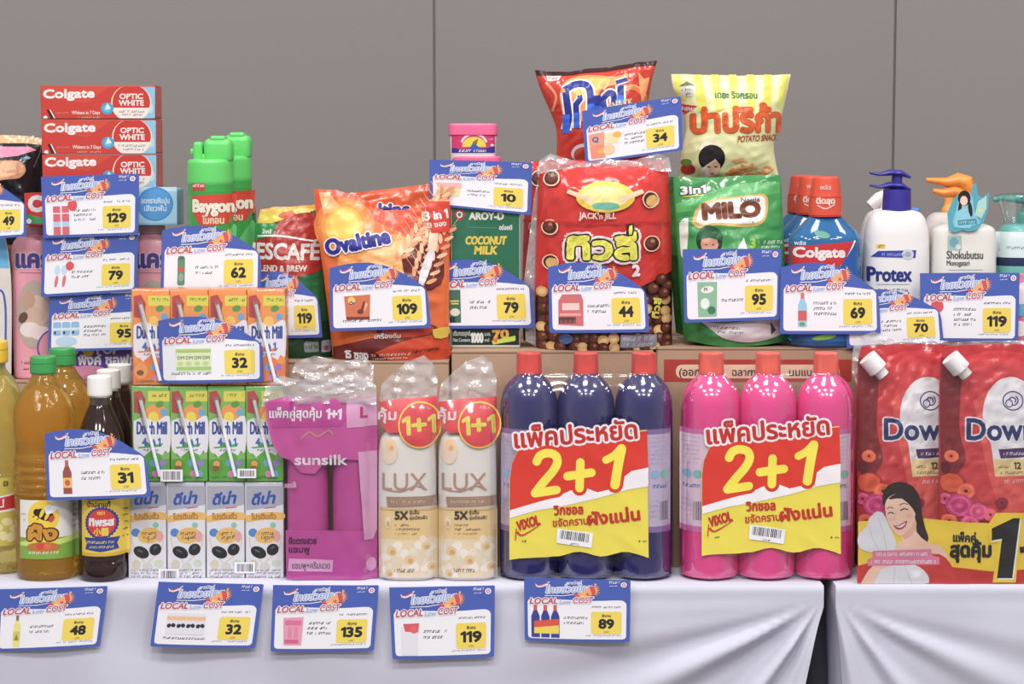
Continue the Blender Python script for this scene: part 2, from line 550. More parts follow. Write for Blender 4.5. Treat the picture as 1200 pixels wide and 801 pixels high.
def pxz(x, z, Y):
    """photo pixel of a world point"""
    dy, dz = Y - CAMY, z - CH
    f = dy * CP - dz * SP
    return 600 + F * x / f, 400.5 - F * (dy * SP + dz * CP) / f

def zone(B, A, m, ytop, ybot, ins=0.985):
    """a printed colour zone over the full width of bag B from curve ytop to curve ybot (lists of py from one side to the other)"""
    n = 25
    S = np.linspace(-ins, ins, n)
    def edge(yl):
        out = []
        for sv in S:
            py = float(np.interp(sv, np.linspace(-1, 1, len(yl)), yl))
            z = zat(py, B.Yf) - B.loc[2]
            x = float(B.cx(z) + sv * B.hw(z)) + B.loc[0]
            out.append((float(pxz(x, z + B.loc[2], B.Yf)[0]), py))
        return out
    a, b = edge(ytop), edge(ybot)
    V = a + b
    T = [t for i in range(n - 1) for t in ((i, i + 1, n + i), (i + 1, n + i + 1, n + i))]
    # rows in between so that the zone follows the silhouette
    A.add(*_rows(B, ytop, ybot, S), m)

def _rows(B, ytop, ybot, S, nr=12):
    V, T = [], []
    n = len(S)
    for j in range(nr + 1):
        for sv in S:
            a = np.interp(sv, np.linspace(-1, 1, len(ytop)), ytop); b = np.interp(sv, np.linspace(-1, 1, len(ybot)), ybot)
            py = float(a + (b - a) * j / nr)
            z = zat(py, B.Yf) - B.loc[2]
            x = float(B.cx(z) + sv * B.hw(z)) + B.loc[0]
            V.append((float(pxz(x, z + B.loc[2], B.Yf)[0]), py))
    for j in range(nr):
        for i in range(n - 1):
            k = j * n + i; T += [(k, k + 1, k + n), (k + 1, k + n + 1, k + n)]
    return V, T

class Bottle:
    """root, base point and front surface of a bottle whose silhouette is given as (py, half width px) around an axis px"""
    def __init__(s, name, label, cat, axis, Yc, prof, ybot, ratio=1.0, ex=2.0, group=None, z0=None):
        s.ax, s.Yc, s.ratio, s.ex = axis, Yc, ratio, ex
        s.y0, s.y1 = min(q[0] for q in prof), ybot
        s.top = s.y0
        s.R = max(q[1] for q in prof) * s.px(ybot)
        s.Yf = Yc - ratio * s.R
        bz = zat(ybot, s.Yf) if z0 is None else z0
        s.loc = (xat(axis, ybot, Yc), Yc, bz)
        s.root = thing(name, label, cat, s.loc, group)
        s.prof = s.conv(prof)
    def px(s, py):
        return (s.Yc - CAMY) / F / (CP + (400.5 - py) / F * SP)
    def zz(s, py):
        """height above the base of a ring seen at py: its near rim low down, its middle higher up"""
        f = min(max((py - 120) / max(s.y1 - 120, 1), 0), 1) if False else min(max((py - (s.y1 - 280)) / 280, 0), 1)
        return zat(py, s.Yc - s.ratio * s.R * f) - s.loc[2]
    def conv(s, prof, n=5):
        P = spline(prof, n)
        k = s.zz(s.y1)
        out = [(max(hw, 0.05) * s.px(py), s.zz(py) - k * min(1, max(0, 1 - (s.y1 - py) / 60))) for py, hw in P]
        out.sort(key=lambda t: t[1])
        return out
    def body(s, name, mat, prof=None, seg=48, sharp=35, ex=None, ratio=None, label=None):
        return lathe(name, s.conv(prof) if prof else s.prof, mat, s.root, ratio or s.ratio, ex or s.ex, seg, sharp=sharp, label=label)
    def g(s, X, Z):
        zz = np.array([p[1] for p in s.prof]); rr = np.array([p[0] for p in s.prof])
        r = np.interp(Z, zz, rr)
        return -s.ratio * r * np.clip(1 - np.abs(np.clip(X / r, -0.995, 0.995)) ** s.ex, 0, 1) ** (1 / s.ex)
    def art(s, A, name='printed_label', gx=0.0022, gz=0.006, off=0.0004): return A.build(name, s.root, s.Yf, s.g, gx, gz, off)

WHITE = M('#e6e4ea', 0.5); BLACK = M('#1b1a1c', 0.5)
FILM = film_mat('clear_film', '#f2f2f4', 0.02, 0.4, 0.09, None, 0.0)
CRINKLE = film_mat('crinkled_film', '#f0eef0', 0.08, 0.6, 0.12, (38, 0.7, 0.006), 0.22)

# ------------------------------------------------------------------ the setting
def structure(o): o['kind'] = 'structure'; return o
WALLY = 0.95
wallm = M('#8e8886', 0.9, 0.15, noise=(420, 0.1), bump=(900, 0.25, 0.0006), name='grey_wall_fabric')
bm = bmesh.new()
seams = [-3.0, xat(-620, 100, WALLY), xat(509, 100, WALLY), xat(1048, 100, WALLY), xat(1590, 100, WALLY), 3.0]
for a, b in zip(seams, seams[1:]): box_bm(a + 0.0016, b - 0.0016, WALLY, WALLY + 0.03, 0.0, 3.2, 0.002, 2, bm)
box_bm(-3.0, 3.0, WALLY + 0.006, WALLY + 0.08, 0.0, 3.2, 0, 1, bm)
structure(from_bm('wall_back', bm, wallm))
bm = box_bm(-3.2, 3.2, -4.2, WALLY + 0.08, -0.05, 0.0, 0)
structure(from_bm('floor', bm, M('#77706e', 0.9, 0.1, noise=(60, 0.25), name='grey_carpet')))
bm = box_bm(-3.0, 3.0, WALLY - 0.012, WALLY, 0.0, 0.09, 0.002)
structure(from_bm('baseboard_back', bm, M('#5a5352', 0.6, 0.3, name='skirting')))

# ------------------------------------------------------------------ tables and cloths
clothm = M('#bfbfd0', 0.8, 0.15, bump=(1500, 0.15, 0.0003), name='white_cloth')
CX = xat(965.5, 690, -0.014)      # where the two cloths meet
DX = xat(979.5, 690, -0.014)

def cloth(name, x0, x1, label, corner, lower):
    """flat over the table, then a front and side skirt gathered towards the corner where it is pinned"""
    t = thing(name, label, 'tablecloth', ((x0 + x1) / 2, 0.3, TZ), None)
    ox, oy, oz = t.location
    sgn = 1 if corner == 'r' else -1
    xc = x1 if corner == 'r' else x0
    V, Fc = [], []
    nx, nz = 230, 90
    us = np.linspace(0, 1, nx)
    us = 1 - (1 - us) ** 1.5                    # columns crowd towards the corner
    zs = -np.linspace(0, 1, nz) ** 1.25 * (TZ - 0.01)
    for z in zs:
        for u in us:
            far = x0 if corner == 'r' else x1
            edge = xc - sgn * (lower * min(1, max(0, (-z - 0.028) / 0.095)) ** 0.8 if -z < 0.5 else lower)
            x = far + (edge - far) * u
            dx, dz = abs(x - xc), max(-z - 0.018, 0)
            r = math.hypot(dx, dz)
            ph = math.atan2(dz, dx + 1e-5)
            f = 0.0
            if dz > 0:
                env = min(1, dz / 0.05) * math.exp(-(r / 0.34) ** 2) * min(1, r / 0.07)
                f = (1.0 if corner == 'r' else 0.55) * env * (0.0095 * math.sin(ph * 15 + 0.6) + 0.005 * math.sin(ph * 27 + 1.3 + 3 * r) + 0.004 * math.sin(ph * 7))
                f += min(1, dz / 0.06) * (0.003 * math.sin(x * 21 + 1) + 0.002 * math.sin(x * 47 + z * 9) + 0.0025 * math.sin((z * 30 - abs(x - xc) * 16) * 1.0)) * (1 - math.exp(-(r / 0.2) ** 2))
                f += 0.012 * min(1, dz / 0.3)
            drop = min(1, -z / 0.006)
            V.append((x - ox, -0.0145 + 0.0035 * (1 - drop) ** 2 - f - oy, z + 0.0005 * 0))
    for j in range(nz - 1):
        for i in range(nx - 1):
            a = j * nx + i; Fc.append((a, a + 1, a + nx + 1, a + nx))
    mesh('front_skirt', V, Fc, clothm, t, sharp=None)
    n0 = x0 - ox, x1 - ox
    from_bm('top_panel', box_bm(n0[0], n0[1], -0.0115 - oy, 0.44 - oy, -0.003, 0.0, 0.0012), clothm, t)
    V, Fc = [], []
    ny = 60
    for j in range(40):
        z = -j / 39 * (TZ - 0.01)
        for i in range(ny):
            y = -0.0125 + 0.45 * i / (ny - 1)
            e = lower * min(1, max(0, (-z - 0.028) / 0.095)) ** 0.8
            f = 0.006 * math.sin(y * 40) * min(1, -z / 0.1)
            V.append((xc - sgn * (e * max(0, 1 - y * 4) - f) - ox, y - oy, z))
    for j in range(39):
        for i in range(ny - 1):
            a = j * ny + i; Fc.append((a, a + ny, a + ny + 1, a + 1) if sgn < 0 else (a, a + 1, a + ny + 1, a + ny))
    mesh('side_skirt', V, Fc, clothm, t, sharp=None)
    return t
cloth('tablecloth', -1.15, CX, 'long white tablecloth with price tags stuck along its front edge', 'r', 0.024)
cloth('tablecloth', DX, 1.35, 'white tablecloth under the red softener packs with no tag on it', 'l', -0.0 + 0.010)

# ------------------------------------------------------------------ cardboard risers
cardm = M('#a3846c', 0.85, 0.15, noise=(25, 0.08), bump=(300, 0.15, 0.0004), name='cardboard')
def riser(pxa, pxb, Y0, Y1, top_py, label, redband=False):
    zt = zat(top_py, Y0)
    xa, xb = xat(pxa, top_py, Y0), xat(pxb, top_py, Y0)
    t = thing('cardboard_box', label, 'cardboard box', ((xa + xb) / 2, Y0, TZ), 'cardboard boxes carrying the upper tier')
    h = zt - TZ
    w = (xb - xa) / 2
    from_bm('carton', box_bm(-w, w, 0, Y1 - Y0, 0, h - 0.003, 0.002), cardm, t)
    bm = box_bm(-w, w, 0, (Y1 - Y0) / 2 - 0.001, h - 0.003, h, 0.0008)
    from_bm('flap', bm, cardm, t)
    bm = box_bm(-w, w, (Y1 - Y0) / 2 + 0.001, Y1 - Y0, h - 0.003, h, 0.0008)
    from_bm('flap', bm, cardm, t)
    bm = box_bm(-w - 0.0004, w + 0.0004, (Y1 - Y0) / 2 - 0.024, (Y1 - Y0) / 2 + 0.024, h - 0.0008, h + 0.0003, 0.0002)
    from_bm('packing_tape', bm, M('#c9a77e', 0.25, 0.5), t)
    return t, zt
RL, ZL = riser(-60, 168, 0.205, 0.36, 446, 'low cardboard box behind the oil bottles carrying pink powder bottles')
RB, ZB = riser(176, 293, 0.09, 0.24, 421, 'narrow cardboard box behind the drink cartons carrying green spray cans')
RN, ZN = riser(297, 526, 0.088, 0.30, 423, 'cardboard box carrying the coffee and malt drink bags')
RC, ZC = riser(529, 766, 0.092, 0.36, 411, 'cardboard box carrying the coconut milk carton and chocolate ball packs')
RD, ZD = riser(770, 1006, 0.092, 0.36, 407, 'cardboard box with a red printed band behind the pink bottles')
RE, ZE = riser(1010, 1290, 0.09, 0.36, 405, 'cardboard box behind the red softener packs carrying pump bottles')
A = Art()
red = M('#a83a30', 0.8, 0.15); pale = M('#d9bda2', 0.8, 0.15); brn = M('#5a3a30', 0.8)
A.rect(778, 421, 998, 447, red)
A.rrect(792, 427, 984, 443, 7, pale)
A.text('(ออก', 796, 440, 8.5, brn, 0.03)
A.text('ฉลาก', 858, 440, 8, brn, 0.03); A.text('กก ถก', 872 + 8, 440, 8, brn, 0.03)
A.text('นมแบบ', 925, 440, 8, brn, 0.03); A.text(')', 978, 440, 9, brn, 0.03)
A.text('ตะ', 776, 474, 9, brn, 0.03); A.text('/.', 776, 492, 9, brn, 0.03)
A.build('printed_band', RD, 0.092)

# ------------------------------------------------------------------ price tags
TB = M('#465eb4', 0.35, 0.4, name='tag_blue'); TW = M('#e9e8f0', 0.4, 0.4, name='tag_white'); TY = M('#ecd24c', 0.4, 0.4, name='tag_yellow')
TK = M('#2e2e36', 0.5); TR_ = M('#cf5058', 0.45); TLB = M('#9db8ee', 0.45); TG = M('#8a8a94', 0.5); TPW = M('#e8e6f2', 0.45); TO = M('#f0a86a', 0.45); TRA = M('#e6d9dd', 0.45)
def bil(c):
    c = np.array(c, float)
    def f(P):
        P = np.asarray(P, float)
        u, v = (P[:, 0] / 124)[:, None], (P[:, 1] / 80)[:, None]
        return (c[0] * (1 - u) + c[1] * u) * (1 - v) + (c[3] * (1 - u) + c[2] * u) * v
    return f
ARC = spline([(0, 5), (12, 2.6), (30, 0.4), (50, 0.6), (70, 4.5), (90, 13), (106, 23), (116, 29.5), (121, 35), (123.3, 46)], 4)
def col(h): return M(h, 0.45)
def picture(A, kind, x, y, w, h):
    """the small product picture on a tag, inside (x, y, w, h)"""
    X = lambda a: x + w * a
    Yy = lambda b: y + h * b
    def bot(x0, x1, c, cap, lab=None):
        A.poly([(X(x0), Yy(1)), (X(x0), Yy(.35)), (X(x0 + (x1 - x0) * .3), Yy(.16)), (X(x1 - (x1 - x0) * .3), Yy(.16)), (X(x1), Yy(.35)), (X(x1), Yy(1))], c)
        A.rect(X(x0 + (x1 - x0) * .3), Yy(0), X(x1 - (x1 - x0) * .3), Yy(.17), cap)
        if lab: A.rect(X(x0), Yy(.52), X(x1), Yy(.82), lab)
    if kind == 'oil': bot(.3, .7, col('#e5dc7a'), col('#8a6a60'), col('#cfc25a')); A.poly([(X(.38), Yy(.8)), (X(.5), Yy(.6)), (X(.62), Yy(.8))], col('#8d7f3a'))
    elif kind == 'sauce': bot(.28, .72, col('#9c4a4e'), col('#b06066'), col('#e8b85a')); A.ell(X(.5), Yy(.67), w * .13, h * .09, col('#c85a50'))
    elif kind == 'cartons_bean':
        for k in range(4):
            A.rect(X(k * .25), Yy(.06), X(k * .25 + .235), Yy(1), col('#dcdde8')); A.rect(X(k * .25), Yy(.2), X(k * .25 + .235), Yy(.38), col('#edb98a'))
            A.ell(X(k * .25 + .07), Yy(.62), w * .055, h * .1, TK, 40, 10); A.ell(X(k * .25 + .18), Yy(.6), w * .055, h * .1, TK, -40, 10)
    elif kind == 'cartons_green':
        A.rect(X(0), Yy(0), X(1), Yy(1), col('#d5e0b0')); A.rect(X(0), Yy(.05), X(1), Yy(.2), col('#a8c070')); A.rect(X(0), Yy(.8), X(1), Yy(.95), col('#9cc478'))
        for k in range(4): A.text('DM', X(.05 + k * .24), Yy(.48), h * .14, col('#7d8a8e'), 0.03); A.ell(X(.12 + k * .24), Yy(.66), w * .09, h * .1, col('#b8cf8a'), n=10)
    elif kind == 'pinkpack':
        A.poly([(X(0), Yy(.04)), (X(1), Yy(0)), (X(.94), Yy(1)), (X(.06), Yy(1))], col('#e698b4')); A.rect(X(.1), Yy(.12), X(.9), Yy(.3), col('#d8709a')); A.rect(X(.25), Yy(.36), X(.45), Yy(.75), col('#dd84a6')); A.rect(X(.55), Yy(.36), X(.75), Yy(.75), col('#dd84a6')); A.rect(X(.1), Yy(.8), X(.8), Yy(.94), col('#cf5f8c'))
    elif kind == 'whitepack':
        A.rect(X(.08), Yy(.12), X(.9), Yy(1), col('#dedde6')); A.poly([(X(.2), Yy(.02)), (X(1), Yy(.0)), (X(.94), Yy(.28)), (X(.28), Yy(.26))], col('#d8545c')); A.ell(X(.72), Yy(.2), w * .2, h * .12, col('#e0606a'), n=14)
    elif kind == 'threebottles':
        for k in range(3): bot(k * .35, k * .35 + .3, col('#3a3f94'), col('#d0554e'))
        A.poly([(X(.1), Yy(.5)), (X(.98), Yy(.42)), (X(.98), Yy(.62)), (X(.1), Yy(.7))], col('#d8503f')); A.poly([(X(.1), Yy(.7)), (X(.98), Yy(.62)), (X(.98), Yy(.88)), (X(.1), Yy(.88))], col('#e8cf4a'))
    elif kind == 'can': A.rrect(X(.28), Yy(.04), X(.66), Yy(.93), w * .1, col('#5d8a72')); A.rect(X(.28), Yy(.36), X(.66), Yy(.5), col('#b8604f')); A.rect(X(.33), Yy(.02), X(.6), Yy(.13), col('#4a6f5e')); A.ell(X(.47), Yy(.68), w * .14, h * .13, col('#86a890'), n=12)
    elif kind == 'toothpaste':
        for k in range(2): A.rect(X(k * .52), Yy(.12), X(k * .52 + .42), Yy(.68), col('#d9606a')); A.rect(X(k * .52), Yy(.6), X(k * .52 + .42), Yy(.78), col('#a8c8ea')); A.rect(X(k * .52), Yy(.76), X(k * .52 + .42), Yy(1), col('#d9606a')); A.rect(X(k * .52), Yy(.33), X(k * .52 + .42), Yy(.36), TW)
        A.ell(X(1.15), Yy(.1), w * .28, h * .18, col('#d94f5a'), n=16)
    elif kind == 'brushes':
        for k in range(2): A.ell(X(.25 + k * .5), Yy(.25), w * .2, h * .2, col('#bcd6ee'), n=14); A.ell(X(.2 + k * .55), Yy(.75), w * .12, h * .26, col('#d9707c'), 8, 14)
        A.ell(X(1.15), Yy(.1), w * .3, h * .2, col('#d94f5a'), n=16)
    elif kind == 'bluecups':
        for k in range(3): A.rrect(X(k * .34), Yy(.1), X(k * .34 + .3), Yy(.6), w * .06, col('#8cb8e2')); A.rect(X(k * .34), Yy(.32), X(k * .34 + .3), Yy(.42), col('#d0e2f2')); A.ell(X(k * .34 + .08), Yy(.5), w * .04, h * .06, TK, n=8)
        A.ell(X(.5), Yy(.82), w * .4, h * .18, col('#b4d4ee'), n=18)
    elif kind == 'orangebag':
        A.poly([(X(.03), Yy(.04)), (X(1), Yy(.0)), (X(.95), Yy(.95)), (X(.1), Yy(.93))], col('#d2724a')); A.ell(X(.3), Yy(.2), w * .14, h * .14, col('#ecc454'), n=14); A.poly([(X(.1), Yy(.82)), (X(.95), Yy(.84)), (X(.95), Yy(.95)), (X(.1), Yy(.93))], col('#7a3a34'))
        A.text('Ov', X(.22), Yy(.36), h * .12, col('#3b4bb0'), .05); A.poly([(X(.6), Yy(.65)), (X(.74), Yy(.25)), (X(.82), Yy(.27)), (X(.68), Yy(.68))], col('#7a3440')); A.ell(X(.62), Yy(.64), w * .12, h * .1, col('#7a3440'), n=12); A.poly([(X(.8), Yy(.3)), (X(.9), Yy(.35)), (X(.75), Yy(.7))], col('#ecb08a'))
    elif kind == 'carton': A.rect(X(.2), Yy(0), X(.8), Yy(1), col('#3f6a55')); A.rect(X(.25), Yy(.32), X(.72), Yy(.36), TY); A.rect(X(.3), Yy(.4), X(.7), Yy(.44), TY); A.ell(X(.5), Yy(.68), w * .26, h * .12, col('#d8d4c0'), n=14); A.rect(X(.22), Yy(.82), X(.5), Yy(1), col('#20302c'))
    elif kind == 'redpack':
        A.poly([(X(.06), Yy(.2)), (X(.22), Yy(0)), (X(.92), Yy(.0)), (X(1), Yy(.2)), (X(.98), Yy(1)), (X(.04), Yy(.96))], col('#cf6a70')); A.rect(X(.2), Yy(.28), X(.85), Yy(.5), col('#e8c9c0')); A.rect(X(.06), Yy(.72), X(.7), Yy(.92), col('#5a3a3a'))
        A.rect(X(.1), Yy(.6), X(.9), Yy(.68), col('#e8a0a0'))
        for k in range(4): A.ell(X(.16 + k * .16), Yy(.86), w * .06, h * .06, col('#8a5a50'), n=8)
    elif kind == 'greenbag': A.poly([(X(.02), Yy(0)), (X(.98), Yy(0)), (X(.95), Yy(1)), (X(.04), Yy(1))], col('#86b898')); A.ell(X(.5), Yy(.22), w * .32, h * .1, col('#e8e4e0'), -6, 16); A.text('M', X(.35), Yy(.26), h * .1, col('#a06a60'), .05); A.ell(X(.38), Yy(.62), w * .22, h * .16, col('#dfeae2'), 20, 14); A.ell(X(.7), Yy(.82), w * .2, h * .12, col('#3f7a58'), n=12)
    elif kind == 'mouthwash': bot(.22, .82, col('#8fc8e2'), col('#d96a68'), col('#cf5a5e')); A.ell(X(.5), Yy(.92), w * .2, h * .06, col('#5aa070'), n=12)
    elif kind == 'pinkjar': A.poly([(X(.04), Yy(.1)), (X(.96), Yy(.05)), (X(.85), Yy(.95)), (X(.12), Yy(.92))], col('#ecd9a0')); A.poly([(X(0), Yy(.05)), (X(.98), Yy(.0)), (X(.95), Yy(.4)), (X(.04), Yy(.36))], col('#eeb4b4'))
    elif kind == 'snacks':
        A.poly([(X(0), Yy(.04)), (X(.5), Yy(0)), (X(.48), Yy(.5)), (X(.02), Yy(.5))], col('#e89a7a')); A.poly([(X(.5), Yy(.1)), (X(.95), Yy(.05)), (X(.92), Yy(.5)), (X(.55), Yy(.5))], col('#ecd9a8')); A.poly([(X(.02), Yy(.52)), (X(.48), Yy(.5)), (X(.5), Yy(1)), (X(.05), Yy(1))], col('#ec8a70')); A.ell(X(.62), Yy(.72), w * .2, h * .2, col('#f0c49a'), n=16); A.ell(X(.9), Yy(.18), w * .14, h * .12, col('#eeb040'), n=12); A.text('Q', X(.12), Yy(.34), h * .18, col('#5a66b8'), .05); A.ell(X(.35), Yy(.75), w * .1, h * .1, col('#e4b04a'), n=10)
    elif kind == 'badge': A.ell(X(.3), Yy(.1), w * .36, h * .26, col('#d94f5a'), n=18)

def tag(cor, Y, price, kind, label, arc=True, desc=2, hi=False, bend=0.0, tilt=0.0, pbox=(14, 35, 24, 38), off0=0.0, seed=0):
    cor = np.array(cor, float)
    bc = 0.5 * (cor[2] + cor[3])
    bx, bz = at(bc[0], bc[1], Y)
    t = thing('price_tag', label, 'price tag', (float(bx), Y, float(bz)), 'price tags with a blue header')
    tf = bil(cor)
    def g(X, Z): return tilt * Z - bend * (1 - (X / 0.06) ** 2)
    out = (ARC if arc else [(0, 0), (62, -0.3), (123, 0.5), (124, 2)]) + [(124, 78.5), (122.5, 80), (1.5, 80), (0, 78.5)]
    sheet('card', out, t, Y, g, TB, 0.0006, 0.008, tf=tf)
    rt = 31.5 if arc else 27.5
    A = Art(tf)
    pan = spline([(8, 26.5), (40, 26.5), (80, 27.5), (108, rt - 1), (116, rt), (119.5, rt + 4)], 3)
    A.poly([(4, 30.5), (5.2, 27.8)] + pan + [(119.5, 73), (118, 75.6), (115.5, 76.5), (8, 76.5), (5, 75.4), (4, 72.5)], TW)
    ly = {1: (58,), 2: (51, 57.5), 3: (47, 53, 59), 4: (44, 50, 56, 62)}.get(desc, ())
    for i, y in enumerate(ly): A.micro(pbox[0] + pbox[2] + 5, y, 28 - 5 * (i % 2), 3.0, TK, 0, seed + i)
    if desc == 0: A.micro(14, 70, 50, 2.8, TK, 0, seed)
    A.micro(79, 36.5, 34, 2.2, TK, 0, seed + 4)
    A.micro(72, 72.5, 42, 1.7, TG, 0, seed + 5)
    A.build('white_panel', t, Y, g, 0.008, 0, 0.0002)
    A = Art(tf)
    A.poly(spline([(13, 7), (17, 10), (22, 9), (27, 5), (30, 4), (26, 9), (19, 12), (14, 11)], 3), TRA); A.line([(15, 9.3), (20, 9.2), (28, 5.5)], 1.2, TR_)
    A.text('พาณิชย์', 49, 7.5, 4.0, TPW, .03, shear=.3, rot=-5)
    A.text('ไทยช่วยไทย', 24, 19, 8.2, TLB, .02, w=54, shear=.3, rot=-4, out=(TPW, .9))
    A.line([(24, 22), (45, 21.6), (64, 18.5)], .9, TPW)
    A.burst(80, 14, 4.5, 9.5, 8, TO, -80, 80); A.ell(79, 14.5, 4, 6.2, TR_, -12)
    A.poly([(62, 20), (76, 10), (79, 20), (65, 25)], TO); A.poly([(58, 19), (63, 18.5), (66, 25), (60, 25)], TR_)
    A.ell(68, 22, 2, 1.6, TY, n=10); A.ell(74, 19, 2, 1.6, TR_, n=10)
    A.text('LOCAL', 6.5, 33, 7.2, TR_, .03, w=32, shear=.25, rot=-2, out=(TPW, 1.0))
    A.text('Low', 41, 32, 5.2, TLB, .03, w=13, shear=.25, rot=-2, out=(TPW, .6))
    A.text('COST', 56.5, 31, 7.2, TR_, .02, w=23, shear=.25, rot=-3, out=(TPW, 1.0))
    if not arc:
        A.micro(99, 5, 12, 3, TPW, 0, 3); A.micro(99, 8.5, 12, 1, TPW, 0, 4); A.ell(116, 6.5, 3.6, 3.4, TPW, n=16); A.ell(116, 6.5, 2.2, 2.1, TR_, n=14); A.ell(116, 6.5, 1.0, 1.0, TPW, n=10)
    A.build('header_emblem', t, Y, g, 0.008, 0, 0.0005)
    A = Art(tf)
    picture(A, kind, *pbox)
    A.build('product_picture', t, Y, g, 0.008, 0, 0.0005)
    A = Art(tf)
    A.rrect(78, 41, 114, 69.5, 3, TY)
    A.text('พิเศษ', 96, 48, 3.4, TK, .03, al='c')
    A.text(price, 96, 62, 11, TK, .055, al='c', w=(24 if len(price) == 3 else 17))
    A.text('บาท', 96, 68, 2.6, TK, .01, al='c')
    A.build('price_badge', t, Y, g, 0.008, 0, 0.0005)
    return t

# ------------------------------------------------------------------ three-bottle cleaner packs
def crumple(name, parent, outline, Y, base, amp, seed, f=120, mat=None, g=4.5, gx=0.0042):
    loc = parent.location
    def gg(X, Z): return base(X, Z) - amp * (noise2(X, Z, seed, f) * 0.6 + 0.5 * noise2(X, Z, seed + 3, f * 2.1))
    return sheet(name, outline, parent, Y, gg, mat or CRINKLE, 0.0003, gx, gx)

def cleaner_pack(dx, lx, ly, body, dark, cap, lab, label, names):
    Yc = 0.042
    cs = [620 + dx, 686 + dx, 753.5 + dx]
    B = Bottle('cleaner_bottle_pack', label, 'bottle pack', cs[1], Yc, [(681, 24), (679, 31), (674, 33.5), (674, 33.5), (660, 34), (500, 34), (486, 34), (472, 33.4), (462, 31.6), (454, 28.6), (447, 23.5), (442, 18.5), (438.5, 14.5), (438.5, 14.5), (432, 13.5)], 682, z0=TZ)
    t = B.root
    zl = [TZ]
    rc = B.prof
    R = max(r for r, z in rc)
    pxc = [xat(c, 600, Yc) - B.loc[0] for c in cs]
    bm_ = M(body, 0.22, 0.5, coat=0.3, name='bottle_plastic_' + names)
    cm = M(cap, 0.3, 0.5, name='cap_plastic_' + names)
    capp = B.conv([(438, 14), (437, 15), (417, 14.4), (414, 14), (412.4, 12), (411.6, 6)])
    lm, lt, lb = M(lab, 0.35), M('#b8a6c2', 0.4), M('#3a6fb0', 0.4)
    for k, x in enumerate(pxc):
        b = lathe('bottle', rc, bm_, t, 1.0, 2.0, 48, cx=x)
        lathe('cap', capp, cm, b, 1.0, 2.0, 32, cx=x)
        z0, z1 = zat(624, Yc) - TZ, zat(503, Yc) - TZ
        if k != 1:
            A = Art()
            c = cs[k]
            A.rect(c - 33, 503, c + 33, 624, lm)
            A.rect(c - 33, 617, c + 33, 624, M(dark, .4)); A.rect(c - 33, 503, c + 33, 509, M(dark, .4))
            for s_ in (-1, 1):
                u = c + (-31 if s_ < 0 else 8)
                for q in range(7): A.micro(u, 514 + q * 5, 20, 2, lt, 0, q + k)
                A.ell(u + 6, 556, 5, 5, M('#8fb8dc', .4)); A.ell(u + 17, 556, 5, 5, M('#7fbfae', .4)); A.micro(u + 2, 572, 18, 4, lb, 0, 9)
                A.barcode(u + 12, 588, 9, 22, M('#6b5f70', .5))
                for q in range(4): A.micro(u, 588 + q * 6, 10, 2, lt, 0, q + 20)
            def gl(X, Z, x=x):
                return -R * np.sqrt(np.clip(1 - np.clip((X - x) / R, -0.995, 0.995) ** 2, 0, 1))
            o = A.build('printed_label', t, Yc - R, gl, 0.0022, 0, 0.0004)
            o.parent = b
    zz = np.array([p[1] for p in rc]); rr = np.array([p[0] for p in rc])
    def hull(X, Z):
        r = np.interp(Z, zz, rr)
        d = np.zeros(np.shape(X))
        for x in pxc: d = np.maximum(d, np.sqrt(np.clip(r * r - (X - x) ** 2, 0, None)))
        inn = np.clip((R * 2.0 - np.abs(X)) / 0.006, 0, 1)
        fl = r * 0.66 * inn
        return -np.maximum(d, fl)
    def gf(X, Z): return hull(X, Z) - 0.0016 - 0.0006 * noise2(X, Z, 4 + int(abs(dx)), 70)
    L0, R0 = cs[0] - 35.2, cs[2] + 35.2
    top = [(L0, 500), (L0 + .6, 480), (L0 + 6, 462), (L0 + 14, 446), (cs[0] - 17, 430), (cs[0] - 15, 413), (cs[0], 409.5), (cs[0] + 15, 411), (cs[0] + 20, 424), (cs[0] + 33, 436), (cs[1] - 20, 424), (cs[1] - 15, 411), (cs[1], 409), (cs[1] + 15, 411), (cs[1] + 20, 424), (cs[1] + 33, 436), (cs[2] - 20, 424), (cs[2] - 15, 411), (cs[2], 409), (cs[2] + 15, 412), (cs[2] + 18, 432), (R0 - 12, 450), (R0 - 4, 466), (R0, 484), (R0, 500)]
    sheet('shrink_film', top + [(R0, 660), (R0 - 2, 676), (R0 - 12, 683), (L0 + 12, 683), (L0 + 2, 676), (L0, 660)], t, Yc, gf, FILM, 0.0003, 0.0045, 0.0045)
    # printed front banner
    P = lambda pts: [(x + lx, y + ly) for x, y in pts]
    def gb(X, Z): return -R - 0.0032 + 0.0012 * np.cos(X * 2 * math.pi / 0.067) * 0.5 - 0.0006 * noise2(X, Z, 8, 50)
    ban = P([(597, 560), (600, 543), (606, 528), (614, 521), (758, 503), (760, 653)] + [(x, 651 - 5.5 * abs(math.sin((x - 597) / 54 * math.pi)) ** 2 if x > 640 else 654 - 0.05 * (x - 597)) for x in range(752, 600, -8)] + [(597, 655)])
    sheet('printed_banner', ban, t, Yc - R, lambda X, Z: gb(X, Z), M('#e3d33c', 0.3, .4), 0.0004, 0.005, 0.005)
    rd, yl, wt = M('#d6301f', .35), M('#ecdc3c', .35), M('#e9e4ea', .35)
    rdt = M('#c9302a', .35)
    A = Art()
    A.poly(P([(597.5, 597), (597.5, 560), (600, 543), (606, 529), (614, 522), (758, 504), (759.5, 547), (740, 551), (728, 560), (716, 572), (700, 576), (684, 570), (668, 574), (650, 582), (628, 588)]), rd, 0)
    A.poly(P([(597.5, 597), (628, 588), (650, 582), (668, 574), (684, 570), (700, 576), (716, 572), (728, 560), (740, 551), (759.5, 547), (759.5, 569), (735, 573), (700, 583), (660, 592), (630, 597), (597.5, 606)]), wt)
    Lp = lambda x, y: (x + lx, y + ly)
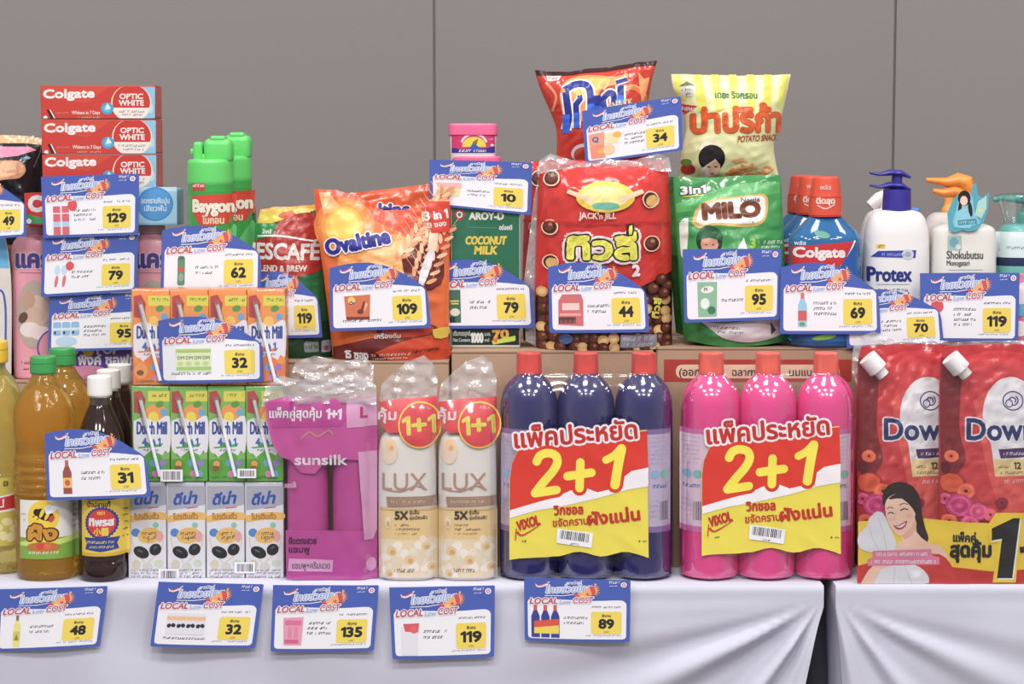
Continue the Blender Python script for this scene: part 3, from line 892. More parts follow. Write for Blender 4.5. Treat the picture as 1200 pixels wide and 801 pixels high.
    A.text('แพ็คประหยัด', *Lp(604, 524), 20, rdt, .035, w=143, rot=-4.6, out=(wt, 2.4))
    def fat(pts, w, m):
        A.line([Lp(*q) for q in pts], w, m, 4 if len(pts) > 2 else 0)
        for q in (pts[0], pts[-1]): A.ell(*Lp(*q), w / 2, w / 2, m, n=16)
    two = [(629, 540), (633, 533), (642, 530), (651, 533), (653, 541), (648, 551), (637, 564), (627, 577)]
    for m, ex_ in ((rd, 8), (yl, 0)):
        fat(two, 10 + ex_, m); fat([(627, 577), (640, 575), (652, 573)], 10 + ex_, m)
        fat([(665, 557), (693, 553)], 10 + ex_, m); fat([(680, 541), (679, 571)], 10 + ex_, m)
        fat([(720.5, 567), (724, 545), (728, 525)], 11 + ex_, m); fat([(710, 538), (719, 533), (727, 525)], 9 + ex_, m)
    A.text('VIXOL', *Lp(607, 621), 11, rdt, .04, w=27, rot=-17, shear=.1)
    A.line([Lp(606, 622), Lp(613, 626), Lp(634, 613)], 3, rdt, 3, .6)
    A.line([Lp(605, 618), Lp(604, 632)], 1.2, rdt)
    A.text('วิกซอล', *Lp(649, 602), 10, rdt, .04, w=34, rot=-2)
    A.text('ขจัดคราบ', *Lp(648, 616), 8.5, rdt, .02, w=41, rot=-4)
    A.text('ฝังแน่น', *Lp(690, 614), 13, rdt, .045, w=60, rot=-6)
    bw = [Lp(653, 618), Lp(695, 624), Lp(693, 641), Lp(652, 635)]
    A.poly(bw, WHITE); A.barcode(*Lp(657, 620), 33, 10, TK, 8, 3); A.micro(*Lp(668, 637), 10, 2, TK, 5)
    A.micro(*Lp(612, 634), 6, 2, TK); A.ell(*Lp(749, 633), 1, 1, TK, n=8); A.micro(*Lp(753, 634), 5, 1.6, TK)
    A.build('banner_print', t, Yc - R, gb, 0.005, 0.005, 0.0005)
    return t
cleaner_pack(0, 0, 0, '#2c2768', '#8a6aa8', '#d9463f', '#c6b6d4', 'shrink-wrapped pack of three dark purple cleaner bottles with red caps', 'purple')
cleaner_pack(212, 225, -4.5, '#ec3f90', '#d06aa8', '#e8604f', '#e2c4d8', 'shrink-wrapped pack of three hot pink cleaner bottles with red caps', 'pink')

# ------------------------------------------------------------------ drink carton packs
def carton_pack(x0, step, ytop, ybot, label, draw, z0=None, name='drink_carton_pack'):
    Y0, D = 0.03, 0.036
    xl, xr = xat(x0, ybot, Y0), xat(x0 + 4 * step, ybot, Y0)
    zb = TZ if z0 is None else z0
    h = zat(ytop, Y0) - zat(ybot, Y0)
    t = thing(name, label, 'drink cartons', ((xl + xr) / 2, Y0, zb), 'packs of small drink cartons')
    w = (xr - xl) / 4
    for k in range(4):
        a = -2 * w + k * w + 0.0005; b = a + w - 0.001
        c = from_bm('carton', box_bm(a, b, 0, D, 0.0005, h - 0.0005, 0.0012), M(draw['base'], 0.35, 0.4), t)
        A = Art(); X = x0 + k * step
        draw['f'](A, X + 1.2, ytop + 1.5, step - 2.2, ybot - ytop - 3, k)
        A.build('front_print', t, Y0, None, off=0.0002).parent = c
        if draw.get('straw'):
            bm = bmesh.new()
            p0 = at(X + step * .22, ytop + 13, Y0); p1 = at(X + step * .73, ybot - 10, Y0)
            loc = t.location
            def tube(p, q, r, bm):
                a_, b_ = Vector((float(p[0]) - loc[0], -0.003, float(p[1]) - loc[2])), Vector((float(q[0]) - loc[0], -0.003, float(q[1]) - loc[2]))
                d = b_ - a_
                rr = bmesh.ops.create_cone(bm, segments=10, radius1=r, radius2=r, depth=d.length, cap_ends=True)
                q_ = d.to_track_quat('Z', 'Y').to_matrix().to_4x4()
                for v in rr['verts']: v.co = q_ @ v.co + (a_ + b_) / 2
            tube(p0, p1, 0.0022, bm)
            s = from_bm('straw', bm, M('#f2f1f4', 0.3, 0.5), c)
            bm = bmesh.new(); q = at(X + step * .36, ytop + 46, Y0); q0 = at(X + step * .2, ytop + 9, Y0)
            tube(q0, q, 0.0036, bm)
            from_bm('straw_sleeve', bm, film_mat('sleeve_film', '#f4f2f4', 0.3, 0.6, 0.15), c)
    fl = box_bm(-2 * w - 0.0008, 2 * w + 0.0008, -0.0012 - (0.004 if draw.get('straw') else 0), D + 0.001, 0.0002, h + 0.0006, 0.003, 3)
    from_bm('shrink_film', fl, FILM, t)
    for px_, py_, w_, h_ in draw.get('bars', ()):
        A = Art()
        A.rect(px_ - 3, py_ - 2, px_ + w_ + 3, py_ + h_ + 2, WHITE); A.barcode(px_, py_, w_, h_, TK, 0, int(px_))
        A.build('barcode_sticker', t, Y0, lambda X, Z: 0 * X - 0.0015 - (0.004 if draw.get('straw') else 0), off=0.0004)
    return t, zb + h
nb = M('#3a4f9e', .4)
def dm(cols):
    main, mid, acc, lowc = [M(c, .4) for c in cols]
    rdm = M('#b8484e', .4); lf = M('#5f9a4a', .4); yb = M('#e0d24a', .4); skyb = M('#6aa6dc', .4); cream = M('#e4e2ea', .4); orr = M('#ec9a50', .4); br = M('#8a5a3a', .4)
    def f(A, x, y, w, h, k):
        X = lambda a: x + a * w
        Yy = lambda b: y + b * h
        A.rect(X(0), Yy(0), X(1), Yy(1), main)
        A.poly([(X(0), Yy(.02)), (X(.2), Yy(0)), (X(.34), Yy(.1)), (X(.26), Yy(.26)), (X(0), Yy(.24))], rdm)
        A.rect(X(.4), Yy(.01), X(1), Yy(.12), yb); A.micro(X(.5), Yy(.07), w * .45, 3.4, lf)
        A.ell(X(.62), Yy(.24), w * .3, h * .09, orr); A.ell(X(.72), Yy(.15), w * .12, h * .035, lf, -20); A.ell(X(.84), Yy(.24), w * .09, h * .04, skyb)
        A.ell(X(.55), Yy(.29), w * .14, h * .06, acc)
        A.poly([(X(0), Yy(.33)), (X(.3), Yy(.29)), (X(.6), Yy(.34)), (X(1), Yy(.28)), (X(1), Yy(.66)), (X(.8), Yy(.62)), (X(.6), Yy(.7)), (X(.3), Yy(.62)), (X(.12), Yy(.68)), (X(0), Yy(.6))], cream, 3)
        A.burst(X(.5), Yy(.66), w * .25, w * .42, 9, mid, ry=.9)
        A.rect(X(0), Yy(.74), X(1), Yy(1), mid)
        A.poly([(X(.05), Yy(.63)), (X(.95), Yy(.6)), (X(.8), Yy(.7)), (X(.5), Yy(.64)), (X(.25), Yy(.72))], cream)
        A.text('Dutch Mill', X(.09), Yy(.47), h * .105, nb, .03, w=w * .83, vs=1.25)
        A.text('4 in 1', X(.24), Yy(.6), h * .085, M('#3f74c4', .4), .04, w=w * .5)
        A.micro(X(.28), Yy(.655), w * .46, 2.6, nb)
        A.ell(X(.2), Yy(.82), w * .19, h * .085, lowc); A.ell(X(.2), Yy(.79), w * .09, h * .035, orr); A.ell(X(.18), Yy(.84), w * .1, h * .03, br)
        for (a, b, c) in ((.55, .78, skyb), (.68, .84, M('#4a6fd0', .4)), (.82, .78, M('#9a7ac8', .4)), (.78, .9, skyb), (.6, .9, M('#d884b0', .4))): A.ell(X(a), Yy(b), w * .09, h * .04, c, 0, 12)
        A.micro(X(.06), Yy(.95), w * .8, 3, M('#3c7a3c', .4), 0, 2)
    return f
bean_s = M('#c9c9d4', .3, .5, metal=0.0)
def dna(A, x, y, w, h, k):
    X = lambda a: x + a * w
    Yy = lambda b: y + b * h
    wh = M('#dddce2', .35); gold = M('#e6b660', .4); goldd = M('#b98330', .4); skyb = M('#4f86c8', .4); grn = M('#8cc4a8', .4)
    A.rect(X(0), Yy(0), X(1), Yy(1), wh); A.rect(X(0), Yy(0), X(1), Yy(.3), M('#a9aab8', .3, .6))
    A.poly([(X(0), Yy(.26)), (X(.5), Yy(.24)), (X(1), Yy(.2)), (X(1), Yy(.32)), (X(0), Yy(.32))], wh)
    A.text('ดีน่า', X(.14), Yy(.2), h * .105, M('#3558b0', .4), .05, w=w * .6, shear=.3, rot=-4); A.line([(X(.5), Yy(.24)), (X(.8), Yy(.225))], 1.2, M('#c8404a', .4))
    A.poly([(X(0), Yy(.32)), (X(.5), Yy(.28)), (X(1), Yy(.29)), (X(.98), Yy(.36)), (X(.5), Yy(.36)), (X(0), Yy(.39))], gold, 3)
    A.text('โปรตีนถั่ว', X(.14), Yy(.36), h * .055, goldd, .05, w=w * .66, rot=-2)
    A.ell(X(.18), Yy(.5), w * .12, h * .045, skyb); A.ell(X(.72), Yy(.42), w * .08, h * .032, grn)
    A.ell(X(.55), Yy(.53), w * .32, h * .085, gold, -8); A.micro(X(.34), Yy(.53), w * .4, 3.4, M('#6a5a20', .4), -4); A.micro(X(.38), Yy(.57), w * .36, 3, M('#6a5a20', .4), -4, 2)
    A.ell(X(.83), Yy(.54), w * .09, h * .06, M('#e0a0a0', .4))
    A.line([(X(.08), Yy(.55)), (X(.14), Yy(.67)), (X(.42), Yy(.82))], .7, gold, 4); A.line([(X(.95), Yy(.52)), (X(.86), Yy(.68)), (X(.5), Yy(.82))], .7, gold, 4)
    A.ell(X(.33), Yy(.71), w * .22, h * .06, M('#26282c', .35), 26); A.ell(X(.71), Yy(.68), w * .17, h * .06, M('#26282c', .35), -40)
    A.ell(X(.3), Yy(.695), w * .09, h * .012, M('#55595c', .35), 26, 10); A.ell(X(.71), Yy(.66), w * .07, h * .012, M('#55595c', .35), -40, 10)
    A.micro(X(.5), Yy(.6), w * .3, 2.4, M('#77787c', .4), -30, 4)
    A.ell(X(.2), Yy(.84), w * .12, h * .05, M('#cfc7ae', .4)); A.ell(X(.5), Yy(.87), w * .14, h * .05, M('#c9c9c4', .4)); A.ell(X(.8), Yy(.83), w * .12, h * .04, M('#c6d2bc', .4))
    for q in range(3): A.micro(X(.06), Yy(.91 + q * .035), w * .86, 2.2, M('#8d8d93', .4), 0, q + k)
p1, zt1 = carton_pack(150, 45.8, 567.5, 680, 'bottom pack of four silver soy milk cartons with black beans pictured', {'base': '#c3c4ce', 'f': dna, 'bars': ((189, 668, 18, 10), (278, 660, 18, 9))})
p2, zt2 = carton_pack(155.5, 44.3, 455.5, 567.5, 'middle pack of four green drink cartons with straws between orange and silver packs', {'base': '#6fb04a', 'f': dm(('#7fb85a', '#57a838', '#e8d44c', '#4f9a34')), 'straw': 1, 'bars': ((192, 551, 20, 10), (282, 550, 16, 7))}, z0=zt1 + .0008)
p3, zt3 = carton_pack(155.5, 44.9, 343.5, 455.5, 'topmost pack of four orange drink cartons with straws on the green pack', {'base': '#ea8a44', 'f': dm(('#ee9448', '#ea7e3a', '#f2c060', '#e8a05a')), 'straw': 1}, z0=zt2 + .0008)

# ------------------------------------------------------------------ cooking oil, sauce
def liquid(h, name, rough=0.03):
    return M(h, rough, 0.5, trans=0.84, ior=1.36, name=name, bump=(55, 0.5, 0.004))
clearp = film_mat('clear_bottle_plastic', '#eeeef0', 0.08, 0.6, 0.05)
def flip_cap(B, y0, y1, hw, m, lid=0.42):
    ym = y0 + (y1 - y0) * lid
    c = B.body('cap', m, [(y1, hw * .93), (y1 - .5, hw), (ym + .6, hw), (ym, hw * .97), (ym, hw * .97)], 40)
    o = B.body('cap_lid', m, [(ym - .2, hw * .99), (ym - .8, hw * 1.01), (y0 + 1.2, hw * .97), (y0, hw * .86)], 40); o.parent = c
    return c
oilm = liquid('#f8c648', 'bee_oil'); oily = liquid('#efe27e', 'soy_oil')
def bee_bottle(axis, Yc, ybot, dy, label, art):
    q = lambda l: [(y + dy, r) for y, r in l]
    prof = [(678, 26), (677, 32), (672, 35), (668, 36), (656, 35.6), (656, 35.6), (585, 35.6), (584, 35), (580, 36.3), (575, 34.6), (570, 36.3), (565, 34.6), (560, 36.3), (555, 34.6), (550, 36.2), (545, 34.4), (540, 35.8), (532, 34), (520, 33.2), (508, 34.4), (495, 35.4), (482, 35), (470, 31.5), (458, 25), (448, 18), (441, 14), (438, 13)]
    B = Bottle('oil_bottle', label, 'oil bottle', axis, Yc, q(prof), ybot, ratio=0.98, ex=2.25, z0=TZ)
    B.body('oil_body', oilm, q(prof))
    B.body('neck', clearp, q([(445, 14.5), (440, 13.6), (437, 13.4), (436, 13.4)]))
    flip_cap(B, 417 + dy, 437 + dy, 15.2, M('#2f9a4a', .35, .5))
    if art:
        A = Art()
        x = axis - 56
        A.rect(22 + x, 586, 91 + x, 655, M('#dfdcd6', .4)); A.rect(22 + x, 630, 91 + x, 655, M('#7aa83a', .4))
        A.poly([(22 + x, 636), (40 + x, 631), (70 + x, 632), (91 + x, 626), (91 + x, 634), (60 + x, 640), (22 + x, 640)], M('#c7d86a', .4))
        yel = M('#ecc62e', .4); bl = M('#2a2320', .4)
        A.ell(50 + x, 606, 18, 20, yel); A.ell(50 + x, 634, 16, 8, M('#e8c840', .4))
        A.ell(52 + x, 603, 11, 6.5, bl, 22); A.ell(49 + x, 601, 2.2, 6, yel, 25); A.ell(55 + x, 604, 2, 6, yel, 25); A.ell(43 + x, 600, 4, 4, bl); A.ell(60 + x, 608, 3, 4.4, M('#c04838', .4), 30)
        A.ell(60 + x, 597, 8, 4, WHITE, -28); A.ell(56 + x, 595, 5, 3, M('#d5d5dc', .4), -50)
        A.line([(42 + x, 603), (38 + x, 606)], 1, bl); A.line([(46 + x, 606), (43 + x, 609)], 1, bl)
        A.text('ผึ้ง', 33 + x, 632, 14, M('#dd9a22', .4), .06, w=32, out=(M('#5a3a1a', .4), 1.8))
        A.ell(50 + x, 641, 19, 6, M('#b9722e', .4)); A.ell(47 + x, 640, 5, 4, M('#d8402e', .4)); A.ell(55 + x, 640, 4, 3.4, M('#e06a3e', .4)); A.micro(32 + x, 649, 36, 3, M('#f0e6d0', .4))
        A.micro(24 + x, 604, 6, 2, M('#9a8f9a', .4)); A.micro(24 + x, 610, 5, 2, M('#9a8f9a', .4))
        for k in range(5): A.micro(80 + x, 596 + k * 6, 9, 2.2, M('#8a9a6a', .4), 0, k)
        B.art(A)
    return B
bee_bottle(56, 0.042, 678, 0, 'green capped golden oil bottle with a bee label, front one of two', True)
bee_bottle(78.5, 0.125, 670, -9.5, 'green capped golden oil bottle behind the bee labelled one', False)
def soy_bottle(axis, Yc, label, art=True):
    prof = [(673, 24), (671, 30), (667, 32.5), (660, 33), (648, 32), (636, 33), (634, 33), (560, 33), (552, 32), (545, 33), (530, 33), (515, 31), (500, 30), (488, 32), (470, 32.5), (455, 29), (443, 23), (434, 16), (428, 13.4), (425, 13)]
    B = Bottle('oil_bottle', label, 'oil bottle', axis, Yc, prof, 673, ratio=0.98, ex=2.2, z0=TZ)
    B.body('oil_body', oily, prof)
    B.body('neck', clearp, [(431, 14.6), (427, 13.6), (424, 13.4), (423, 13.4)])
    flip_cap(B, 399, 424, 18, M('#edc013', .35, .5))
    if art:
        A = Art()
        A.rect(axis - 31, 560, axis + 31, 640, M('#c9b850', .4))
        A.poly([(axis - 31, 588), (axis + 26, 577), (axis + 29, 598), (axis - 31, 604)], WHITE); A.poly([(axis - 31, 590), (axis + 24, 579.5), (axis + 27, 595.5), (axis - 31, 602)], M('#c8342c', .4))
        A.line([(axis - 4, 588), (axis - 4, 594), (axis + 6, 594), (axis + 6, 585)], 2, WHITE)
        for k, (u, v) in enumerate(((0, 618), (10, 612), (18, 621), (6, 628), (22, 610), (14, 630))): A.ell(axis + u, v, 6, 4.6, M('#e3d9a0', .4), 20 * k, 14)
        A.text('อ', axis + 6, 570, 7, M('#5f5a2a', .4), .04)
        B.art(A)
    return B
soy_bottle(-3, 0.078, 'yellow capped pale oil bottle at the edge of the table')

brown = M('#2a0f0c', 0.08, 0.5, coat=0.4, trans=0.15, name='fish_sauce')
def sauce(axis, Yc, label, art):
    prof = [(680, 20), (679, 25), (675, 28), (665, 28.5), (656, 27.5), (655, 27.3), (588, 27.3), (580, 27.5), (540, 27.5), (520, 27), (508, 25.5), (496, 21.5), (484, 16.5), (474, 12.6), (466, 11.2)]
    B = Bottle('sauce_bottle', label, 'sauce bottle', axis, Yc, prof, 680, z0=TZ, group='brown sauce bottles')
    B.body('bottle', brown)
    B.body('neck', clearp, [(474, 13), (468, 11.8), (463, 11.6), (461, 11.6)])
    B.body('cap', M('#e8e6e4', .4, .4), [(462.5, 13.4), (462, 14.4), (444, 14.2), (441, 13.5), (440, 11)], 36)
    if art:
        A = Art()
        x = axis - 122
        A.rect(95.5 + x, 586, 148.5 + x, 652, M('#e3c33a', .4)); A.rect(95.5 + x, 648, 148.5 + x, 652, M('#d0a828', .4))
        dk = M('#4a2a18', .4); rr_ = M('#cf3a34', .4); bb = M('#2f3f8c', .4)
        A.text('น้ำปลาแท้', 103 + x, 594, 5.5, dk, .04, w=26)
        A.burst(119 + x, 613, 18, 19.5, 30, bb); A.ell(119 + x, 613, 16, 16, rr_)
        A.text('ตรา', 119 + x, 603, 4, M('#ecd24c', .4), .03, al='c'); A.text('ทิพรส', 119 + x, 616, 8, WHITE, .06, w=27, al='c'); A.text('小醬', 119 + x, 627, 7, M('#ecd24c', .4), .03, w=17, al='c')
        A.poly([(99 + x, 630), (139 + x, 630), (136 + x, 637), (138 + x, 644), (119 + x, 647), (100 + x, 644), (102 + x, 637)], bb)
        A.micro(103 + x, 637, 32, 3, M('#d8c880', .4)); A.micro(105 + x, 642.5, 28, 2.6, M('#d8c880', .4), 0, 3)
        for k in range(5): A.micro(141 + x, 600 + k * 8, 6, 2.2, dk, 0, k)
        B.art(A)
    return B
S1 = sauce(121, 0.03, 'dark brown sauce bottle with white cap and yellow label, front of its row', True)
S2 = copy_tree(S1.root, (xat(131.5, 672, 0.1), 0.1, TZ), 'white capped brown sauce bottle standing second in its row behind the labelled one')
S3 = copy_tree(S1.root, (xat(144, 665, 0.165), 0.165, TZ), 'white capped brown sauce bottle standing last in its row')

# ------------------------------------------------------------------ hair care pack with magenta bottles
MG = '#bf4596'
B = Bottle('hair_care_pack', 'magenta twin pack of hair care bottles under a crinkled clear bag', 'bottle pack', 375, 0.04, [(682, 19), (679, 23), (672, 24.2), (600, 24.2), (540, 23.6), (520, 22), (505, 20), (498, 17)], 683, ratio=0.85, ex=2.4, z0=TZ)
t = B.root
mg = M(MG, 0.25, .5, name='magenta_plastic')
offs = [xat(361, 600, .04) - B.loc[0], xat(414, 600, .04) - B.loc[0]]
R_ = max(r for r, z in B.prof)
for k, o in enumerate(offs):
    b = lathe('bottle', B.prof, mg, t, .85, 2.4, 48, cx=o)
    lathe('cap', B.conv([(500, 17), (498, 19), (470, 18), (466, 15)]), M('#a02478', .3, .5), b, .8, 2.2, 36, cx=o)
def gs(X, Z):
    e = np.clip((np.abs(X) - 0.048) / 0.018, 0, 1)
    u = np.clip((Z - 0.19) / 0.05, 0, 1)
    return -(R_ * .85 + .0025) * np.where(X > 0, np.maximum((1 - e ** 2) ** .5, .55), 1.0) * (1 - np.where(X > -.03, .45, .12) * u ** 1.5) - .0012 * noise2(X, Z, 21, 60)
pt = M('#cb4f9e', .3, .5); pt2 = M('#bd3d92', .3, .5); lil = M('#dd9fc8', .3, .5); wp = M('#efe3ee', .35)
sheet('printed_sleeve', [(309, 472), (330, 466), (372, 468), (440, 466), (441, 500), (441, 541), (384, 538), (368, 556), (352, 555), (340, 540), (328, 536), (318, 520), (312, 494)], t, .01, gs, pt, .0003, .005, .005)
A = Art()
A.poly([(405, 471), (440, 467), (441, 500), (406, 502)], lil); A.poly([(311, 472), (404, 469), (406, 492), (398, 500), (318, 502)], pt2)
A.text('แพ็คคู่สุดคุ้ม', 315, 490, 10, wp, .03, w=61, out=(M('#8a1d62', .35), .5)); A.text('1+1', 382, 491, 11, wp, .05, w=17, rot=2)
A.text('L', 422, 490, 12, M('#c0307a', .35), .05)
A.line([(352, 515), (362, 507), (372, 512), (384, 505), (390, 510)], 2.2, M('#c98a86', .35), 4)
A.text('sunsilk', 345, 545, 11.5, wp, .03, w=61)
A.build('sleeve_print', t, .01, gs, .005, .005, .0005)
sheet('lower_band', [(334, 622), (441, 623), (441, 680), (437, 683), (341, 683), (335, 680)], t, .01, gs, M('#c0449a', .3, .5), .0003, .005, .008)
A = Art()
A.text('ยืดตรงสวย', 338, 638, 7, M('#5a1c4a', .35), .03, w=32); A.text('แชมพู', 338, 648, 7, M('#5a1c4a', .35), .03, w=24)
A.poly([(338, 655), (390, 657), (389, 671), (337, 670)], lil); A.text('แชมพู+ครีมนวด', 342, 667, 7, M('#5a4a6a', .35), .02, w=44)
A.poly([(419, 530), (441, 530), (441, 622), (436, 634), (426, 634)], lil); A.ell(434, 663, 6, 8, lil)
A.build('band_print', t, .01, gs, .005, .008, .0006)
A = Art(); A.text('sunsilk', 333, 572, 7, M('#d8a8c8', .4), .02, w=14)
A.build('bottle_print', t, .01, gs, .005, .005, .0004)
crumple('clear_bag_top', t, [(306, 476), (312, 452), (330, 440), (352, 446), (372, 436), (396, 446), (420, 440), (441, 452), (441, 474), (400, 472), (350, 474)], .018, lambda X, Z: 0 * X - .0225, .0055, 31)
crumple('clear_bag', t, [(310, 474), (441, 470), (443, 676), (438, 684), (338, 684), (332, 676), (330, 560), (322, 520)], .01, lambda X, Z: gs(X, Z) - .004, .0018, 32, 70, FILM, gx=.007)
crumple('clear_bag_flap', t, [(344, 436), (350, 420), (372, 413), (405, 420), (430, 414), (440, 424), (440, 452), (400, 458), (360, 454)], .078, lambda X, Z: 0 * X, .008, 33)

# ------------------------------------------------------------------ shower cream packs
def shower(axis, seed, label):
    prof = [(682, 28), (680, 32), (675, 33.6), (640, 34.2), (600, 34.2), (540, 33.8), (522, 32.8), (512, 30), (506, 24), (503, 18)]
    B = Bottle('shower_cream_pack', label, 'bottle pack', axis, 0.034, prof, 683, ratio=0.66, ex=2.7, z0=TZ)
    t = B.root
    B.body('bottle', M('#e6e0da', .3, .45, name='cream_white_plastic'))
    B.body('cap', M('#e9e4e0', .3), [(504, 20), (502, 22), (478, 21), (474, 18)], ratio=.7)
    x = axis - 478
    tan = M('#b88f7a', .4); gold = M('#efcf8f', .4); cr = M('#f1dcb6', .4); pet = M('#f3e6cf', .4); core = M('#e0b06a', .4); br = M('#8a6e66', .4); ink = M('#4a3f3c', .4)
    A = Art()
    A.rect(443.5 + x, 600, 512.5 + x, 680, cr)
    A.rect(443.5 + x, 598, 512.5 + x, 632, gold)
    for fx, fy, fr, ph in ((459, 646, 15, .3), (499, 640, 13, 1.2), (480, 656, 15, 2.0), (505, 664, 12, .8), (456, 672, 12, 1.6)):
        for j in range(6): A.ell(min(max(fx + x + fr * .55 * math.cos(j * 1.05 + ph), 453 + x), 504 + x), min(fy + fr * .55 * math.sin(j * 1.05 + ph), 673), fr * .5, fr * .36, (pet, M('#ecdcc0', .4), M('#f7efe0', .4))[j % 3], math.degrees(j * 1.05 + ph), 14)
        A.ell(min(max(fx + x, 450 + x), 506 + x), fy, fr * .42, fr * .4, M('#efd0a0', .4)); A.ell(min(max(fx + x + 1, 450 + x), 507 + x), fy + 1, fr * .22, fr * .2, core, n=12)
    A.ell(456 + x, 529, 10, 15, M('#edd6bd', .4)); A.ell(458 + x, 522, 6, 7, M('#f0c9a0', .4)); A.ell(459 + x, 525, 2.4, 3, core)
    A.text('LUX', 448 + x, 574, 20, tan, 0, w=52)
    A.line([(448 + x, 573), (470 + x, 575.5), (487 + x, 569), (500 + x, 574)], 1.6, tan, 4)
    A.poly([(453 + x, 582), (511 + x, 581), (511 + x, 592), (454 + x, 594)], M('#a98874', .4)); A.micro(458 + x, 589, 40, 3, M('#d8c4b4', .4)); A.rect(445 + x, 594.5, 512 + x, 597.5, M('#e2c08c', .4))
    A.text('5X', 463 + x, 608, 9, ink, .05, w=15); A.text('ชุ่มชื้น', 480 + x, 602, 4.6, ink, .02, w=11); A.text('นุ่มเนียนผิว', 480 + x, 608, 4, ink, .02, w=20)
    A.micro(463 + x, 616, 16, 2.4, br); A.micro(463 + x, 621, 30, 2.4, br, 0, 2); A.micro(463 + x, 626, 26, 2, M('#b89060', .4), 0, 3); A.ell(455 + x, 612, 3.4, 7, M('#f2e2c4', .4)); A.ell(455 + x, 614, 1.8, 3.4, core)
    A.micro(462 + x, 670, 24, 4, M('#8d8375', .4), 0, 5)
    B.art(A, gx=.003)
    R_ = max(r for r, z in B.prof)
    def gw(X, Z):
        e = np.clip(np.abs(X) / (R_ + .001), 0, .97)
        u = np.clip((Z - 0.165) / 0.06, 0, 1)
        return -(R_ * .66 + .0016) * (1 - e ** 2.7) ** .37 * (1 - .6 * u ** 1.6) - .0008 * noise2(X, Z, seed, 70)
    rdl = M('#da3f47', .3, .5)
    sheet('printed_band', [(443.5 + x, 472), (470 + x, 468), (512 + x, 466), (512 + x, 510), (500 + x, 505), (455 + x, 507), (447 + x, 500)], t, .012, gw, rdl, .0003, .004, .005)
    A = Art()
    A.text('คุ้ม', 443 + x, 492, 11, M('#eed8dc', .35), .035, w=21)
    A.ell(492 + x, 498, 25.5, 27, M('#ecc93a', .35)); A.ell(492 + x, 498, 23.8, 25.2, M('#dc3f48', .35)); 
    A.text('1+1', 473 + x, 509, 20, M('#ecd94a', .35), .035, w=37, rot=-3, out=(M('#a8602a', .35), .4)); A.micro(492 + x, 479, 12, 3, M('#eeb0b4', .35), 8)
    A.build('band_print', t, .012, gw, .004, .005, .0005)
    crumple('clear_bag_top', t, [(443 + x, 474), (446 + x, 452), (460 + x, 438), (475 + x, 426), (496 + x, 418), (506 + x, 426), (512 + x, 446), (511 + x, 470), (480 + x, 472)], .02, lambda X, Z: 0 * X + .004, .006, seed + 2)
    crumple('clear_bag', t, [(443.5 + x, 470), (512 + x, 468), (512 + x, 676), (508 + x, 683.5), (448 + x, 683.5), (443 + x, 676)], .012, lambda X, Z: gw(X, Z) - .003, .0012, seed + 4, 70, FILM, gx=.006)
    return t
shower(478, 51, 'white shower cream pack with flower label beside the magenta pack')
shower(548, 61, 'white shower cream pack with flower label beside the purple cleaner bottles')

